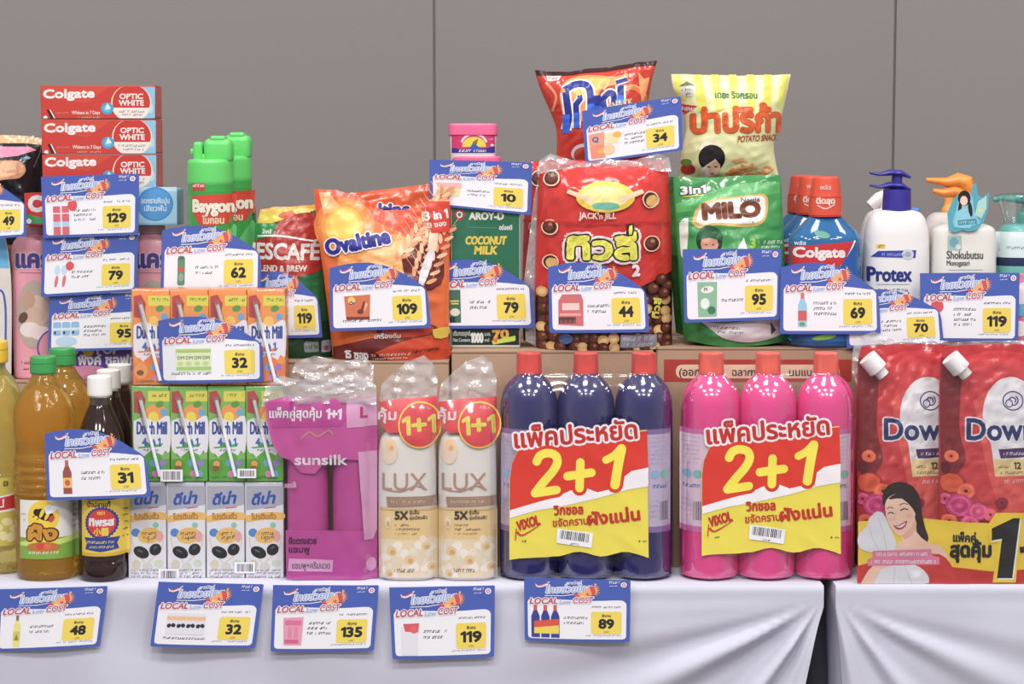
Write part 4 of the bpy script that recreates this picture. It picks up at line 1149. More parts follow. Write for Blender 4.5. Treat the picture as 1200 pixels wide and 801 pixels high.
# ------------------------------------------------------------------ softener refill packs
def soft_pack():
    t = thing('softener_pack', 'twin pack of red softener refill pouches with a yellow band', 'softener pack', (xat(1110, 685, .03), .03, TZ), None)
    loc = t.location
    redp = M('#b5252c', .22, .5, coat=.3, name='red_pouch')
    def pouch(xa, xb, seed, ycen):
        xr, xb = xb, xa + 112
        P = lambda u: xa + 112 * u
        Bg = Bag('tmp', '', '', ycen, [(xa + 6, 405), (xa + 1, 440), (xa, 520), (xa, 600), (xa + 1, 683)], [(xr - 4, 405), (xr, 440), (xr, 520), (xr, 600), (xr, 683)], [407, 405, 404, 404, 405, 407], [683, 684, 684, 684, 684, 683], .021, 'stand', .0016, 80, seed, redp, zb=TZ)
        b = Bg.body
        wh = M('#dcd9de', .3); bl = M('#2c3a72', .3); rd2 = M('#cf3a34', .25, .5); pk = M('#d8407e', .3); mag = M('#c22f70', .3); orr = M('#e0603e', .3); dk = M('#5a1820', .3); gold = M('#d9c083', .3)
        A = Art()
        zone(Bg, A, M('#c6343a', .25, .5), [430, 420, 412, 412, 416, 424], [520, 560, 600, 610, 610, 560], .97)
        A.poly([(P(.02), 420), (P(.22), 430), (P(.2), 500), (P(.26), 540), (P(.1), 560), (P(.02), 540)], M('#7e1c22', .25, .5), 4)
        A.poly([(P(.35), 470), (P(.62), 452), (P(.98), 470), (P(.98), 600), (P(.7), 610), (P(.5), 560)], M('#d6504a', .25, .5), 4)
        A.ell(P(.74), 488, (xb - xa) * .3, 46, wh); A.poly([(P(.5), 500), (P(.98), 500), (P(.98), 556), (P(.56), 556)], wh)
        A.ell(P(.76), 470, 12.5, 11.5, bl); A.ell(P(.76), 470, 11, 10, wh); A.line([(P(.76) + 6 * math.cos(a) * (1 - a / 14), 470 + 6 * math.sin(a) * (1 - a / 14)) for a in np.linspace(-1, 7, 22)], 1.6, bl); A.ell(P(.72), 473, 4.5, 5, bl); A.ell(P(.72), 473, 3.2, 3.6, wh)
        A.text('Downy', P(.28), 515, 24, bl, .03, w=(xb - xa) * .85, vs=1.0, out=(WHITE, 1.6))
        A.poly([(P(.6), 526), (P(.98), 524), (P(.98), 535), (P(.62), 537)], M('#4a2a5c', .3)); A.micro(P(.65), 533, (xb - xa) * .3, 3.4, M('#cfc4d4', .3))
        A.poly([(P(.55), 538), (P(.98), 537), (P(.98), 556), (P(.56), 558)], gold); A.text('12', P(.76), 549, 7.5, M('#4a3030', .3), .04); A.micro(P(.6), 548, 13, 3, M('#7a5a40', .3)); A.micro(P(.6), 555, 36, 3, M('#7a5a40', .3), 0, 3)
        A.micro(P(.66), 566, 34, 4, M('#e8b8b8', .3), -4)
        for (u, v, r, c) in ((.12, 535, 9, orr), (.05, 548, 8, dk), (.12, 566, 14, M('#d8542f', .3)), (.26, 575, 12, orr), (.06, 585, 9, pk), (.2, 592, 17, mag), (.38, 598, 13, pk), (.5, 602, 9, M('#e8607a', .3)), (.62, 588, 8, M('#8a1c3a', .3)), (.3, 612, 12, pk), (.1, 610, 10, orr)):
            c2 = {mag: M('#d8508e', .3), pk: M('#e86a9a', .3), orr: M('#ea7a52', .3)}.get(c, c)
            for ring, nn_, cc in ((.66, 9, c), (.5, 7, c2), (.3, 5, c)):
                for j in range(nn_):
                    t_ = j * 6.283 / nn_ + u * 9 + ring
                    A.ell(max(P(u) + r * ring * math.cos(t_), xa + 5), v + r * ring * .85 * math.sin(t_), r * .24, r * .36, cc, math.degrees(t_), 10)
            A.ell(max(P(u), xa + 5), v, r * .2, r * .18, dk if r < 13 else c2, n=10)
        o = Bg.art(A, gx=.005, gz=.005)
        off = Vector(Bg.loc) - Vector(loc)
        for ob in (b, o):
            for v in ob.data.vertices: v.co += off
        b.name = 'pouch'; b.parent = t; o.parent = b; o.name = 'pouch_print'
        bpy.data.objects.remove(Bg.root)
        # spout
        bm = bmesh.new()
        def cyl(r1, r2, d, z):
            q = bmesh.ops.create_cone(bm, segments=24, radius1=r1, radius2=r2, depth=d, cap_ends=True)
            bmesh.ops.translate(bm, verts=q['verts'], vec=(0, 0, z))
        cyl(.012, .0115, .02, .0); cyl(.0075, .0075, .012, -.014)
        c = at(xa + 16, 425, ycen - .012)
        ang = math.radians(-42)
        for v in bm.verts:
            x, z = v.co.x, v.co.z
            v.co.x = x * math.cos(ang) + z * math.sin(ang) + float(c[0]) - loc[0]
            v.co.z = -x * math.sin(ang) + z * math.cos(ang) + float(c[1]) - loc[2]
            v.co.y += ycen - .016 - loc[1]
        from_bm('spout_cap', bm, M('#dfdde0', .4), b)
    pouch(1006, 1142, 71, .052)
    pouch(1103, 1238, 72, .020)
    def gb(X, Z): return 0 * X - .0345 - .0012 * noise2(X, Z, 75, 45)
    yl, rdb = M('#e8c818', .3, .5), M('#c22a22', .3, .5)
    sheet('printed_band', [(1005, 610), (1060, 606), (1078, 606), (1130, 611), (1158, 612), (1166, 600), (1238, 600), (1238, 686), (1008, 686), (1005, 682)], t, .0, gb, yl, .0004, .006, .008)
    A = Art()
    A.poly([(1003.5, 662), (1030, 655), (1090, 656), (1115, 663), (1160, 668), (1238, 664), (1238, 685.5), (1008, 685.5), (1003.5, 681)], rdb)
    skin, hair, whc, dr = M('#e6bfa8', .35), M('#2e1c1a', .3), M('#d6d6dc', .35), M('#c8322c', .35)
    sk2 = M('#dba890', .35)
    A.poly([(1070, 588), (1079, 600), (1083, 616), (1087, 630), (1081, 636), (1074, 624), (1070, 608)], hair, 3)
    A.poly([(1033, 590), (1034, 576), (1041, 567), (1053, 563.5), (1066, 567), (1075, 577), (1079, 592), (1078, 604), (1068, 604), (1044, 596)], hair, 4)
    A.poly([(1052, 616), (1071, 604), (1073, 622), (1086, 634), (1100, 638), (1108, 648), (1108, 662), (1048, 662), (1044, 640), (1056, 632)], skin, 2)
    A.poly([(1054, 622), (1064, 619), (1072, 608), (1072, 620), (1060, 631)], sk2, 2)
    A.poly([(1036, 590), (1040, 582), (1052, 577), (1064, 583), (1071, 594), (1071, 606), (1066, 617), (1058, 625), (1051, 626), (1044, 618), (1038, 606)], skin, 3)
    A.poly([(1040, 583), (1052, 576), (1064, 581), (1073, 594), (1074, 604), (1068, 594), (1056, 583), (1044, 584)], hair, 2)
    A.line([(1038.5, 595), (1042, 593), (1046, 594.5)], .9, hair, 3); A.line([(1053, 591), (1058, 588.5), (1063, 590)], .9, hair, 3)
    A.line([(1039.5, 600.5), (1043, 599), (1046.5, 600.8)], 1.2, hair, 3); A.line([(1054, 597), (1058.5, 594.8), (1063, 596)], 1.3, hair, 3)
    A.line([(1049, 599), (1047.5, 606.5), (1050, 608.5)], .7, M('#cf9a84', .35), 3)
    A.ell(1044, 607, 3, 2.2, M('#e8ae9e', .35)); A.ell(1064, 603, 4, 3, M('#e8ae9e', .35))
    A.poly([(1046, 614), (1052, 614.5), (1062, 608.5), (1060, 616), (1054, 619.5), (1049, 618.5)], M('#b03440', .35), 2); A.poly([(1048, 615), (1053, 615.4), (1060.5, 611), (1058, 615), (1053, 617.2)], WHITE, 2)
    A.poly([(1072, 648), (1100, 648), (1112, 658), (1118, 672), (1116, 685.5), (1066, 685.5)], dr, 2)
    A.poly([(1026, 598), (1034, 600), (1042, 617), (1049, 634), (1045, 645), (1020, 646), (1006, 640), (1005, 626), (1014, 616), (1018, 606)], whc, 3)
    A.line([(1028, 606), (1034, 622), (1038, 642)], .8, M('#b9b9c4', .35), 4); A.line([(1018, 616), (1022, 630), (1030, 644)], .8, M('#b9b9c4', .35), 4)
    A.poly([(1010, 678), (1022, 662), (1044, 658), (1050, 668), (1044, 684), (1010, 685)], skin, 3)
    A.poly([(1032, 666), (1048, 660), (1070, 660), (1086, 672), (1082, 685), (1030, 685.5), (1024, 680)], whc, 3); A.line([(1048, 664), (1046, 684)], .8, M('#b9b9c4', .35)); A.line([(1060, 664), (1068, 684)], .8, M('#b9b9c4', .35))
    A.poly([(1022, 644), (1090, 642), (1092, 650), (1100, 652), (1100, 660), (1016, 662), (1016, 654), (1022, 652)], M('#d8789a', .35)); A.micro(1026, 650, 60, 4, WHITE); A.micro(1020, 659, 76, 4, WHITE, 0, 3)
    A.text('แพ็คคู่', 1116, 633, 9, BLACK, .04, w=26, rot=2); A.text('สุดคุ้ม', 1113, 651, 16, BLACK, .05, w=47)
    one = [(1161, 618), (1186, 606), (1194, 606), (1185, 676), (1167, 676), (1173, 630), (1161, 632)]
    A.poly([(1158, 617), (1185, 603), (1197, 603), (1189, 681), (1162, 681), (1168, 634), (1158, 636)], yl); A.poly([(x + 1.6, y + 1.6) for x, y in one], WHITE); A.poly(one, BLACK)
    A.line([(1194, 643), (1216, 641)], 7, BLACK); A.line([(1206, 632), (1204, 654)], 7, BLACK)
    A.build('band_print', t, .0, gb, .006, .008, .0005)
    crumple('clear_bag_top', t, [(1004, 440), (1005, 412), (1010, 398), (1030, 391), (1060, 404), (1090, 399), (1130, 404), (1160, 402), (1222, 402), (1222, 440), (1180, 420), (1130, 450), (1100, 430), (1060, 446), (1030, 450), (1015, 470)], .02, lambda X, Z: 0 * X + .022, .007, 81)
    crumple('clear_bag', t, [(1005, 430), (1222, 420), (1222, 686), (1008, 686), (1005, 670)], .0, lambda X, Z: 0 * X - .037, .0022, 82, 60, FILM, gx=.007)
    return t
soft_pack()

# ------------------------------------------------------------------ upper tier, malt and coffee bags
def seal(Bg, ytop, ybot, m, name='top_seal'):
    A = Art(); zone(Bg, A, m, ytop, ybot, .995)
    return Bg.art(A, name, gx=.004, gz=.004, off=.0006)
def ovaltine():
    kw = dict(prof='stand', wr=.0022, wf=60)
    L = [(366, 223), (369, 260), (378, 330), (386, 400), (388, 422)]; Rr = [(526, 216), (526, 260), (526, 330), (525, 400), (524, 424)]
    Bb = Bag('malt_drink_bag', 'orange malt drink bag standing behind another like it', 'drink bag', .196, [(374, 228), (376, 280), (388, 420)], [(529, 212), (528, 300), (526, 420)], [228, 226, 222, 217, 212], [421, 421, 421], .024, seed=12, mat=M('#d9541f', .22, .5, coat=.25), zb=ZN, **kw)
    A = Art(); A.text('Ovaltine', 408, 256, 15, M('#2f2f96', .3), .06, w=72, rot=-3, out=(M('#eee6e0', .3), 1.4)); Bb.art(A)
    B = Bag('malt_drink_bag', 'orange malt drink bag with blue lettering and wheat pictured', 'drink bag', .123, L, Rr, [222, 223, 232, 247, 247, 236, 224], [421, 424, 425, 425, 425, 424, 421], .034, seed=11, mat=M('#e2692a', .22, .5, coat=.25, name='orange_foil'), zb=ZN, **kw)
    A = Art()
    rdo, yel, lt, mar, dkr = M('#dc4a20', .25, .5), M('#f0b84a', .25, .5), M('#f2cf9a', .25, .5), M('#6a2220', .25, .5), M('#c43818', .25, .5)
    zone(B, A, rdo, [222, 223, 232, 247, 247, 236, 224], [250, 240, 250, 262, 275, 285, 300], .985)
    for k_, (rx_, ry_) in enumerate(((36, 34), (31, 31), (27, 28))): A.ell(402, 266, rx_, ry_, M(('#e57c34', '#e88a3a', '#eb9a42')[k_], .25, .5))
    A.poly([(372, 226), (384, 226), (400, 246), (378, 252)], M('#f0b070', .25, .5)); A.poly([(379, 226), (386, 226), (382, 240), (376, 246)], lt)
    A.ell(402, 266, 22, 24, yel); A.ell(402, 262, 17, 17, M('#f2cc5a', .25, .5))
    A.ell(440, 300, 46, 24, M('#ee9a48', .25, .5), -14); A.poly([(424, 320), (430, 294), (500, 280), (490, 330)], M('#efae6a', .25, .5), 3)
    zone(B, A, mar, [408, 402, 396, 392, 388, 388, 392], [422, 425, 425.5, 425.5, 425, 424, 421], .97)
    A.poly([(470, 300), (486, 284), (506, 286), (518, 300), (516, 334), (480, 340)], mar, 3); A.ell(478, 388, 36, 12, M('#7a2a22', .25, .5)); A.ell(478, 386, 30, 8, dkr)
    A.poly([(440, 412), (470, 400), (512, 392), (524, 400), (524, 423), (470, 425)], M('#cf4420', .25, .5), 3)
    wh = M('#e0976a', .3); wh2 = M('#eebb92', .3)
    rr3 = random.Random(5)
    for s0, s1, n in (((470, 300), (522, 222), 13), ((490, 318), (516, 238), 10), ((500, 330), (524, 270), 7)):
        for k in range(n):
            f = k / (n - 1); x = s0[0] + (s1[0] - s0[0]) * f; y = s0[1] + (s1[1] - s0[1]) * f
            for sd in (-1, 1):
                A.ell(x + sd * 5, y, 6.5, 2.4, wh if (k + sd) % 2 else wh2, -58 + sd * 34, 10)
                A.line([(x + sd * 6, y - 4), (x + sd * 14, y - 16)], .5, wh2)
    A.poly([(492, 318), (500, 296), (508, 292), (506, 306), (498, 330), (490, 336)], M('#dcd6d8', .3), 3); A.poly([(500, 292), (506, 260), (513, 262), (510, 294)], M('#eacbb0', .3), 3)
    A.poly([(497, 237), (526, 236), (526, 272), (505, 274)], M('#d23c22', .3)); A.text('3 in 1', 498, 259, 10, WHITE, .04, w=26, rot=-8); A.text('13 ซอง', 500, 268, 6, WHITE, .02, w=22, rot=-8)
    A.text('Ovaltine', 384, 299, 17, M('#2f2f96', .3), .06, w=74, rot=-11, shear=-.05, out=(M('#eee6e0', .3), 1.6))
    A.text('15 ซอง', 405, 419, 9, WHITE, .04, w=27, rot=1); A.micro(436, 416, 46, 3, M('#e6d4cc', .3), -2); A.micro(438, 420, 40, 2, M('#e6d4cc', .3), -2, 3); A.micro(484, 412, 30, 3, M('#3a2624', .3), -4, 4)
    A.text('เครื่องดื่ม', 440, 396, 5, M('#e6d4cc', .3), .02, w=30, rot=-2)
    A.poly([(506, 386), (524, 384), (522, 396), (508, 396)], M('#d8b83a', .3), 2)
    B.art(A)
    return B
ovaltine()
def nescafe():
    B = Bag('coffee_bag', 'green and red coffee bag standing beside the orange malt drink bag', 'coffee bag', .148, [(302, 246), (298, 270), (296, 330), (298, 416)], [(371, 240), (374, 280), (380, 340), (389, 416)], [246, 243, 243, 241, 240], [419, 421, 421, 421, 419], .033, 'stand', .0022, 65, 15, M('#1f6a38', .22, .5, coat=.25, name='green_foil'), zb=ZN)
    A = Art()
    rd_, dk = M('#a82a22', .25, .5), M('#12482c', .25, .5)
    zone(B, A, M('#d9c43a', .25, .5), [246, 243, 243, 241, 240], [262, 262, 256, 250, 246])
    zone(B, A, M('#e2a83a', .25, .5), [246, 243, 243, 241, 240], [250, 249, 250, 246, 244])
    A.ell(336, 252, 12, 4, M('#c8582e', .3), -8); A.ell(352, 248, 10, 4, M('#e6d070', .3))
    A.poly([(297, 282), (318, 276), (324, 262), (342, 252), (366, 250), (374, 262), (376, 310), (360, 322), (297, 330)], rd_, 3)
    A.poly([(297, 262), (322, 262), (316, 276), (297, 282)], M('#2a8a42', .25, .5))
    zone(B, A, dk, [370, 380, 380, 378, 376], [419, 421.5, 421.5, 421.5, 419], .97)
    A.line([(300, 277), (330, 277), (366, 283)], 2, WHITE, 4)
    A.text('NESCAFÉ', 282, 303, 18, M('#e6e2de', .3), .03, w=90, rot=1); A.rect(270, 270, 296.5, 320, rd_)
    A.text('BLEND & BREW', 299, 318, 7, M('#dcd6d0', .3), .03, w=60); A.text('3in1', 306, 274, 5, WHITE, .03)
    A.rrect(357, 400, 373, 412, 2, M('#93a4a4', .3)); A.rrect(376, 399, 386, 413, 2, M('#b4b4d4', .3)); A.ell(381, 408, 2.4, 3, M('#a8506a', .3)); A.micro(359, 408, 13, 4, dk); A.ell(344, 345, 10, 10, M('#6a2a20', .3))
    # lettering that would run past the bag edge is cut off by the silhouette
    A.it = [i for i in A.it if i[2] is not rd_ or i[0][:, 0].min() > 290]
    B.art(A)
    return B
nescafe()

# ------------------------------------------------------------------ green spray cans
def can(axis, Yc, dy, label):
    y = lambda v: v + dy
    prof = [(y(421), 25), (y(420), 27), (y(417), 27.5), (y(414), 26.6), (y(240), 26.6), (y(228), 26.4), (y(216), 26.4), (y(215), 26.4)]
    B = Bottle('spray_can', label, 'spray can', axis, Yc, prof, y(421), group=None, z0=ZB)
    B.body('can', M('#27a03c', .25, .5, coat=.3, name='green_can'))
    cg = M('#56d060', .28, .5, name='light_green_cap')
    c = B.body('cap', cg, [(y(215), 26.2), (y(214), 26.6), (y(194), 26.4), (y(189), 25.6), (y(186.6), 23), (y(186), 12)], 40)
    # sculpted spray head: a rear hump and a forward nozzle block
    s = 0.00105
    def head(x0, x1, y0, y1, ya, yb, nm, bev):
        za, zb = zat(y(ya), Yc) - B.loc[2], zat(y(yb), Yc) - B.loc[2]
        bm = box_bm(x0 * s, x1 * s, y0, y1, min(za, zb), max(za, zb), bev, 4)
        o = from_bm(nm, bm, cg, B.root); o.parent = c
    head(-6, 27, -.014, .02, 192, 162, 'grip', .008)
    head(2, 20, -.012, .018, 166, 159, 'grip', .003)
    head(-18, -7, -.011, .011, 190, 166, 'nozzle', .004)
    head(-22, -13, -.008, .008, 181, 174, 'nozzle', .002)
    head(-9, 2, -.010, .014, 192, 180, 'grip', .003)
    A = Art()
    rd_ = M('#d2402e', .3)
    A.rect(axis - 25, 214.5 + dy, axis - 9, 223 + dy, M('#c8382e', .3)); A.micro(axis - 24, 219 + dy, 14, 3.4, WHITE)
    A.poly([(axis - 25.5, 229 + dy), (axis + 25.5, 227 + dy), (axis + 24, 242 + dy), (axis + 16, 262 + dy), (axis - 14, 266 + dy), (axis - 25, 248 + dy)], rd_)
    A.text('Baygon', axis - 23.5, 248 + dy, 14, M('#f0ecd8', .3), .05, w=45, out=(M('#a83028', .3), .8)); A.text('ไบกอน', axis - 12, 262 + dy, 8, M('#ecd9b0', .3), .03, w=24)
    A.poly([(axis - 2, 300 + dy), (axis + 22, 262 + dy), (axis + 25, 266 + dy), (axis + 24, 300 + dy)], M('#58c46a', .3))
    B.art(A, gx=.003)
    return B
can(249, .121, 0, 'green insect spray can with red panel, front of its row')
can(271, .181, -4, 'green insect spray can close behind the front one')
Bq = Bottle('spray_can', 'dark green spray can with orange cap peeping out by the coffee bag', 'spray can', 289.5, .222, [(418, 12), (417, 13), (262, 13), (256, 12.4), (250, 12.2)], 418, z0=ZB)
Bq.body('can', M('#16703a', .25, .5, coat=.3)); Bq.body('cap', M('#d8662e', .3, .5), [(250, 12), (249, 12.8), (242, 12.4), (238, 10), (237, 6)], 28)

# ------------------------------------------------------------------ powder bottles, toothpaste boxes, pink pack, bags at the left end
def powder(axis, Yc, label, seed=0):
    prof = [(446, 18), (445, 22), (440, 23.6), (420, 24), (380, 24), (340, 23.6), (315, 23.4), (302, 24.4), (292, 24), (283, 21), (276, 15), (272, 13.6)]
    B = Bottle('powder_bottle', label, 'powder bottle', axis, Yc, prof, 446, ratio=.62, ex=2.5, z0=ZL)
    B.body('bottle', M('#ec9eb0', .3, .45, name='pink_powder_plastic'))
    B.body('cap', M('#eeaab8', .3, .45), [(273, 14.5), (272, 15.5), (265, 15.3), (263.6, 14), (263.2, 10)], 40, ratio=.75)
    A = Art()
    x = axis
    vio = M('#5a4a9c', .3)
    A.ell(x - 2, 368, 20, 40, M('#b9a89c', .4)); A.ell(x + 4, 362, 12, 17, M('#e0bfae', .4), -20); A.ell(x - 8, 352, 8, 11, M('#c79c8a', .4)); A.ell(x - 2, 375, 12, 16, M('#d6b3a2', .4), 10); A.ell(x - 6, 386, 12, 9, M('#e8dcd8', .4)); A.ell(x + 6, 390, 12, 8, M('#ecd4d4', .4)); A.ell(x - 14, 372, 5, 7, M('#6a4a3a', .4), 30)
    A.text('แคร์', x - 22, 313, 19, vio, .05, w=40, out=(M('#f0ccd4', .3), 1.2)); A.line([(x - 18, 319), (x + 20, 320)], .8, M('#b86a86', .3))
    A.micro(x - 16, 426, 22, 3, M('#b0506a', .3)); A.micro(x - 14, 433, 16, 2.4, M('#b0506a', .3), 0, 2)
    A.ell(x + 16, 404, 13, 18, vio, 20); A.ell(x + 16.6, 404, 11.8, 16.6, M('#e49aac', .3), 20)
    B.art(A, gx=.002)
    return B
W1 = powder(41, .237, 'pink powder bottle standing behind the yellow and green oil caps')
powder(108, .237, 'pink powder bottle hidden behind the three stacked tags')
powder(181, .237, 'pink powder bottle standing beside the green spray can tag')

def paste_box(x0, x1, y0, y1, Y0, z0, label, draw, d=.05, name='toothpaste_box', base='#b93a2e'):
    xa, xb = xat(x0, y1, Y0), xat(x1, y1, Y0)
    h = zat(y0, Y0) - zat(y1, Y0)
    t = thing(name, label, 'toothpaste box', ((xa + xb) / 2, Y0, z0), None)
    w = (xb - xa) / 2
    from_bm('box', box_bm(-w, w, 0, d, 0, h - .0004, .0008), M(base, .4, .4), t)
    A = Art(); draw(A); A.build('front_print', t, Y0, None, off=.0002)
    bm = box_bm(w - .0002, w + .0003, .003, d - .003, .002, h - .003, 0)
    from_bm('end_flap', bm, M('#c8584a' if base != '#8cc4e0' else '#7aa8be', .4), t)
    return t, z0 + h
PB = .205
pz = zat(263.3, .237)
def d_c(A):
    A.rect(30, 226, 111, 262, M('#c8302c', .35)); A.text('Colgate', 34, 247, 17, WHITE, .06, w=74); A.poly([(30, 250), (60, 258), (111, 258), (111, 262), (30, 262)], M('#3f9a52', .35)); A.ell(34, 259, 3, 3, WHITE)
def d_b(A):
    A.rect(115, 219, 207, 261.5, M('#9fcbe6', .35)); A.rect(115, 219, 207, 224, M('#c4e0f0', .35)); A.ell(182, 239, 21, 20, M('#3f86cc', .35)); A.ell(182, 239, 19.4, 18.4, M('#4f98d8', .35)); A.text('ลดคราบหินปูน', 182, 238, 6, M('#cfe4f4', .35), .03, al='c', w=33); A.text('เสียวฟัน', 182, 247, 6, M('#cfe4f4', .35), .03, al='c', w=26)
_, z_c = paste_box(29, 112, 224.5, 262.5, PB, pz + .0006, 'red toothpaste box with a green edge resting on the pink powder bottles', d_c)
_, z_b = paste_box(114, 208, 218.5, 262, PB, pz + .0006, 'pale blue toothpaste box with a round blue spot', d_b, base='#8cc4e0')
def d_o(y0, y1, x0, x1):
    def f(A):
        U = lambda u: x0 + (x1 - x0) * u
        Vv = lambda v: y0 + (y1 - y0) * v
        A.rect(x0 + .4, y0 + .8, x1 - .4, y1 - .6, M('#c9342c', .32, .5))
        A.poly([(U(0.004), Vv(.03)), (U(.6), Vv(.03)), (U(.4), Vv(.5)), (U(.004), Vv(.3))], M('#cf4430', .32, .5), 0)
        A.rect(U(.85), y0 + .8, x1 - .4, y1 - .6, M('#86bcdc', .35)); A.ell(U(.93), Vv(.35), 3, 5, M('#c8e2f0', .35)); A.ell(U(.96), Vv(.65), 3, 6, M('#a6d0e6', .35)); A.ell(U(.9), Vv(.6), 2, 4, M('#b8dcee', .35))
        cl = lambda pts: [(px_, min(max(py_, y0 + .8), y1 - .6)) for px_, py_ in pts]
        el = [(U(.79) + 23.6 * math.cos(a), Vv(.5) + 22 * math.sin(a)) for a in np.linspace(0, 2 * math.pi, 40, endpoint=False)]
        A.poly(cl(el), M('#e6d6b8', .35)); el = [(U(.79) + 22 * math.cos(a), Vv(.48) + 21 * math.sin(a)) for a in np.linspace(0, 2 * math.pi, 40, endpoint=False)]
        A.poly(cl(el), M('#c8302a', .35))
        low = [(px_, py_) for px_, py_ in cl([(U(.79) + 22 * math.cos(a), Vv(.5) + 22 * math.sin(a)) for a in np.linspace(.25, math.pi - .25, 24)])]
        A.poly(low, M('#e9dcd6', .35)); A.micro(U(.67), Vv(.78), 32, 2.6, M('#9a8f9a', .35)); A.micro(U(.71), Vv(.88), 24, 2.4, M('#9a8f9a', .35), 0, 3)
        A.text('OPTIC', U(.79), Vv(.37), 5.8, M('#eee4e2', .35), .04, w=27, al='c'); A.text('WHITE', U(.79), Vv(.57), 6.2, M('#eee4e2', .35), .04, w=29, al='c')
        A.ell(U(.58), Vv(.66), 7.4, 7, M('#3f9ac8', .35)); A.ell(U(.58), Vv(.66), 4.6, 4.4, M('#5fb4da', .35)); A.poly([(U(.56), Vv(.7)), (U(.58), Vv(.5)), (U(.61), Vv(.66))], M('#d8ecf4', .35))
        A.text('Colgate', U(.025), Vv(.35), 9.6, M('#f0ebea', .35), .05, w=59, rot=-1)
        A.text('Whitens in 7 Days', U(.27), Vv(.83), 4.0, M('#f0d8d0', .35), .02, w=33); A.micro(U(.31), Vv(.95), 28, 2, M('#e8b0a0', .35)); A.micro(U(.13), Vv(.82), 15, 2.2, M('#e08a7a', .35), 0, 2)
        A.ell(U(.04), Vv(.93), 2.4, 2.2, WHITE, n=12); A.poly([(U(.05), Vv(.7)), (U(.075), Vv(.7)), (U(.115), Vv(.97)), (U(.085), Vv(.97))], M('#3a1a1a', .35)); A.poly([(U(.075), Vv(.7)), (U(.085), Vv(.7)), (U(.125), Vv(.97)), (U(.115), Vv(.97))], WHITE)
    return f
zz_ = max(z_c, z_b) + .0008
for (x0, x1, yt, yb, lab) in ((50, 183.5, 181, 220, 'lowest of the three red whitening toothpaste boxes, half behind the top tag'), (49, 183, 140.5, 181, 'middle one of the three red whitening toothpaste boxes'), (48, 182, 101, 140.5, 'topmost of the three red whitening toothpaste boxes')):
    _, zz_ = paste_box(x0, x1, yt, yb, PB, zz_, lab, d_o(yt, yb, x0, x1))
    zz_ += .0006

B = Bag('soft_pad_pack', 'pink and violet soft pack behind the white sauce caps', 'soft pack', .2135, [(78, 392), (76, 415), (78, 444)], [(168, 392), (171, 415), (169, 444)], [390, 388, 388, 388, 390], [446, 446.5, 447, 446.5, 446], .006, 'box', .0008, 60, 91, M('#d987a6', .3, .45), zb=ZL)
A = Art()
vio = M('#4a2f86', .3)
A.ell(126, 416, 43, 24, vio); A.ell(126, 416, 41, 22, M('#58389a', .3)); A.ell(104, 436, 26, 8, M('#d88aa8', .3))
A.text('พิงค์ ซอฟท์', 92, 427, 11, WHITE, .04, w=68); A.text('S O', 86, 414, 10, WHITE, .05); A.ell(104, 410, 7, 7, M('#e0c83a', .3)); A.text('POP', 114, 414, 10, WHITE, .05)
B.art(A, gx=.004, gz=.004)

B = Bag('snack_bag', 'black bag with a crinkled gold top at the end of the shelf', 'bag', .296, [(-48, 160), (-50, 240), (-50, 440)], [(49, 162), (51, 240), (50, 440)], [163, 160, 158, 159, 162], [444, 446, 446, 446, 444], .03, 'box', .0022, 70, 95, M('#17151a', .2, .5, coat=.3, name='black_foil'), zb=ZL)
A = Art()
zone(B, A, M('#d9a87a', .25, .6), [163, 160, 158, 159, 162], [172, 170, 168, 168, 170], .99)
for k in range(9): A.ell(4 + k * 5, 161 + (k % 3) * 2, 3, 1.6, M('#f2dfb8', .3), 20 * k, 10)
A.poly([(-48, 176), (0, 172), (32, 172), (40, 176), (20, 183), (-48, 190)], M('#d98aa8', .3)); A.poly([(-48, 190), (14, 188), (26, 192), (30, 200), (24, 208), (10, 210), (-48, 214)], M('#d89a72', .3), 3)
A.ell(8, 199, 12, 9, M('#e0ac84', .3)); A.ell(31, 185, 3, 1.6, M('#8ab8dc', .3)); A.micro(24, 187, 8, 3, M('#7fb0d8', .3)); A.line([(38, 196), (44, 178), (46, 166)], 1, M('#6a5a5e', .3))
B.art(A)
A = Art(); A.poly([(-48, 290), (30, 286), (36, 300), (30, 330), (-48, 336)], M('#9a6a4a', .3), 3)
B.art(A, 'lower_print')

B = Bag('refill_pouch', 'white refill pouch with a sky blue top at the edge of the frame', 'pouch', .215, [(-62, 256), (-64, 320), (-62, 440)], [(1, 258), (9, 300), (12.5, 350), (12, 440)], [258, 256, 255, 256, 258], [445, 446, 446, 446, 445], .008, 'stand', .0008, 60, 97, M('#dcd4d0', .3, .45), zb=ZL)
A = Art()
zone(B, A, M('#5fb0e0', .3), [258, 256, 255, 256, 258], [312, 312, 312, 313, 314], .98)
A.line([(-40, 330), (-4, 338), (5, 352), (6, 400), (4, 440)], 2.2, M('#3f5cb4', .3), 5)
B.art(A)

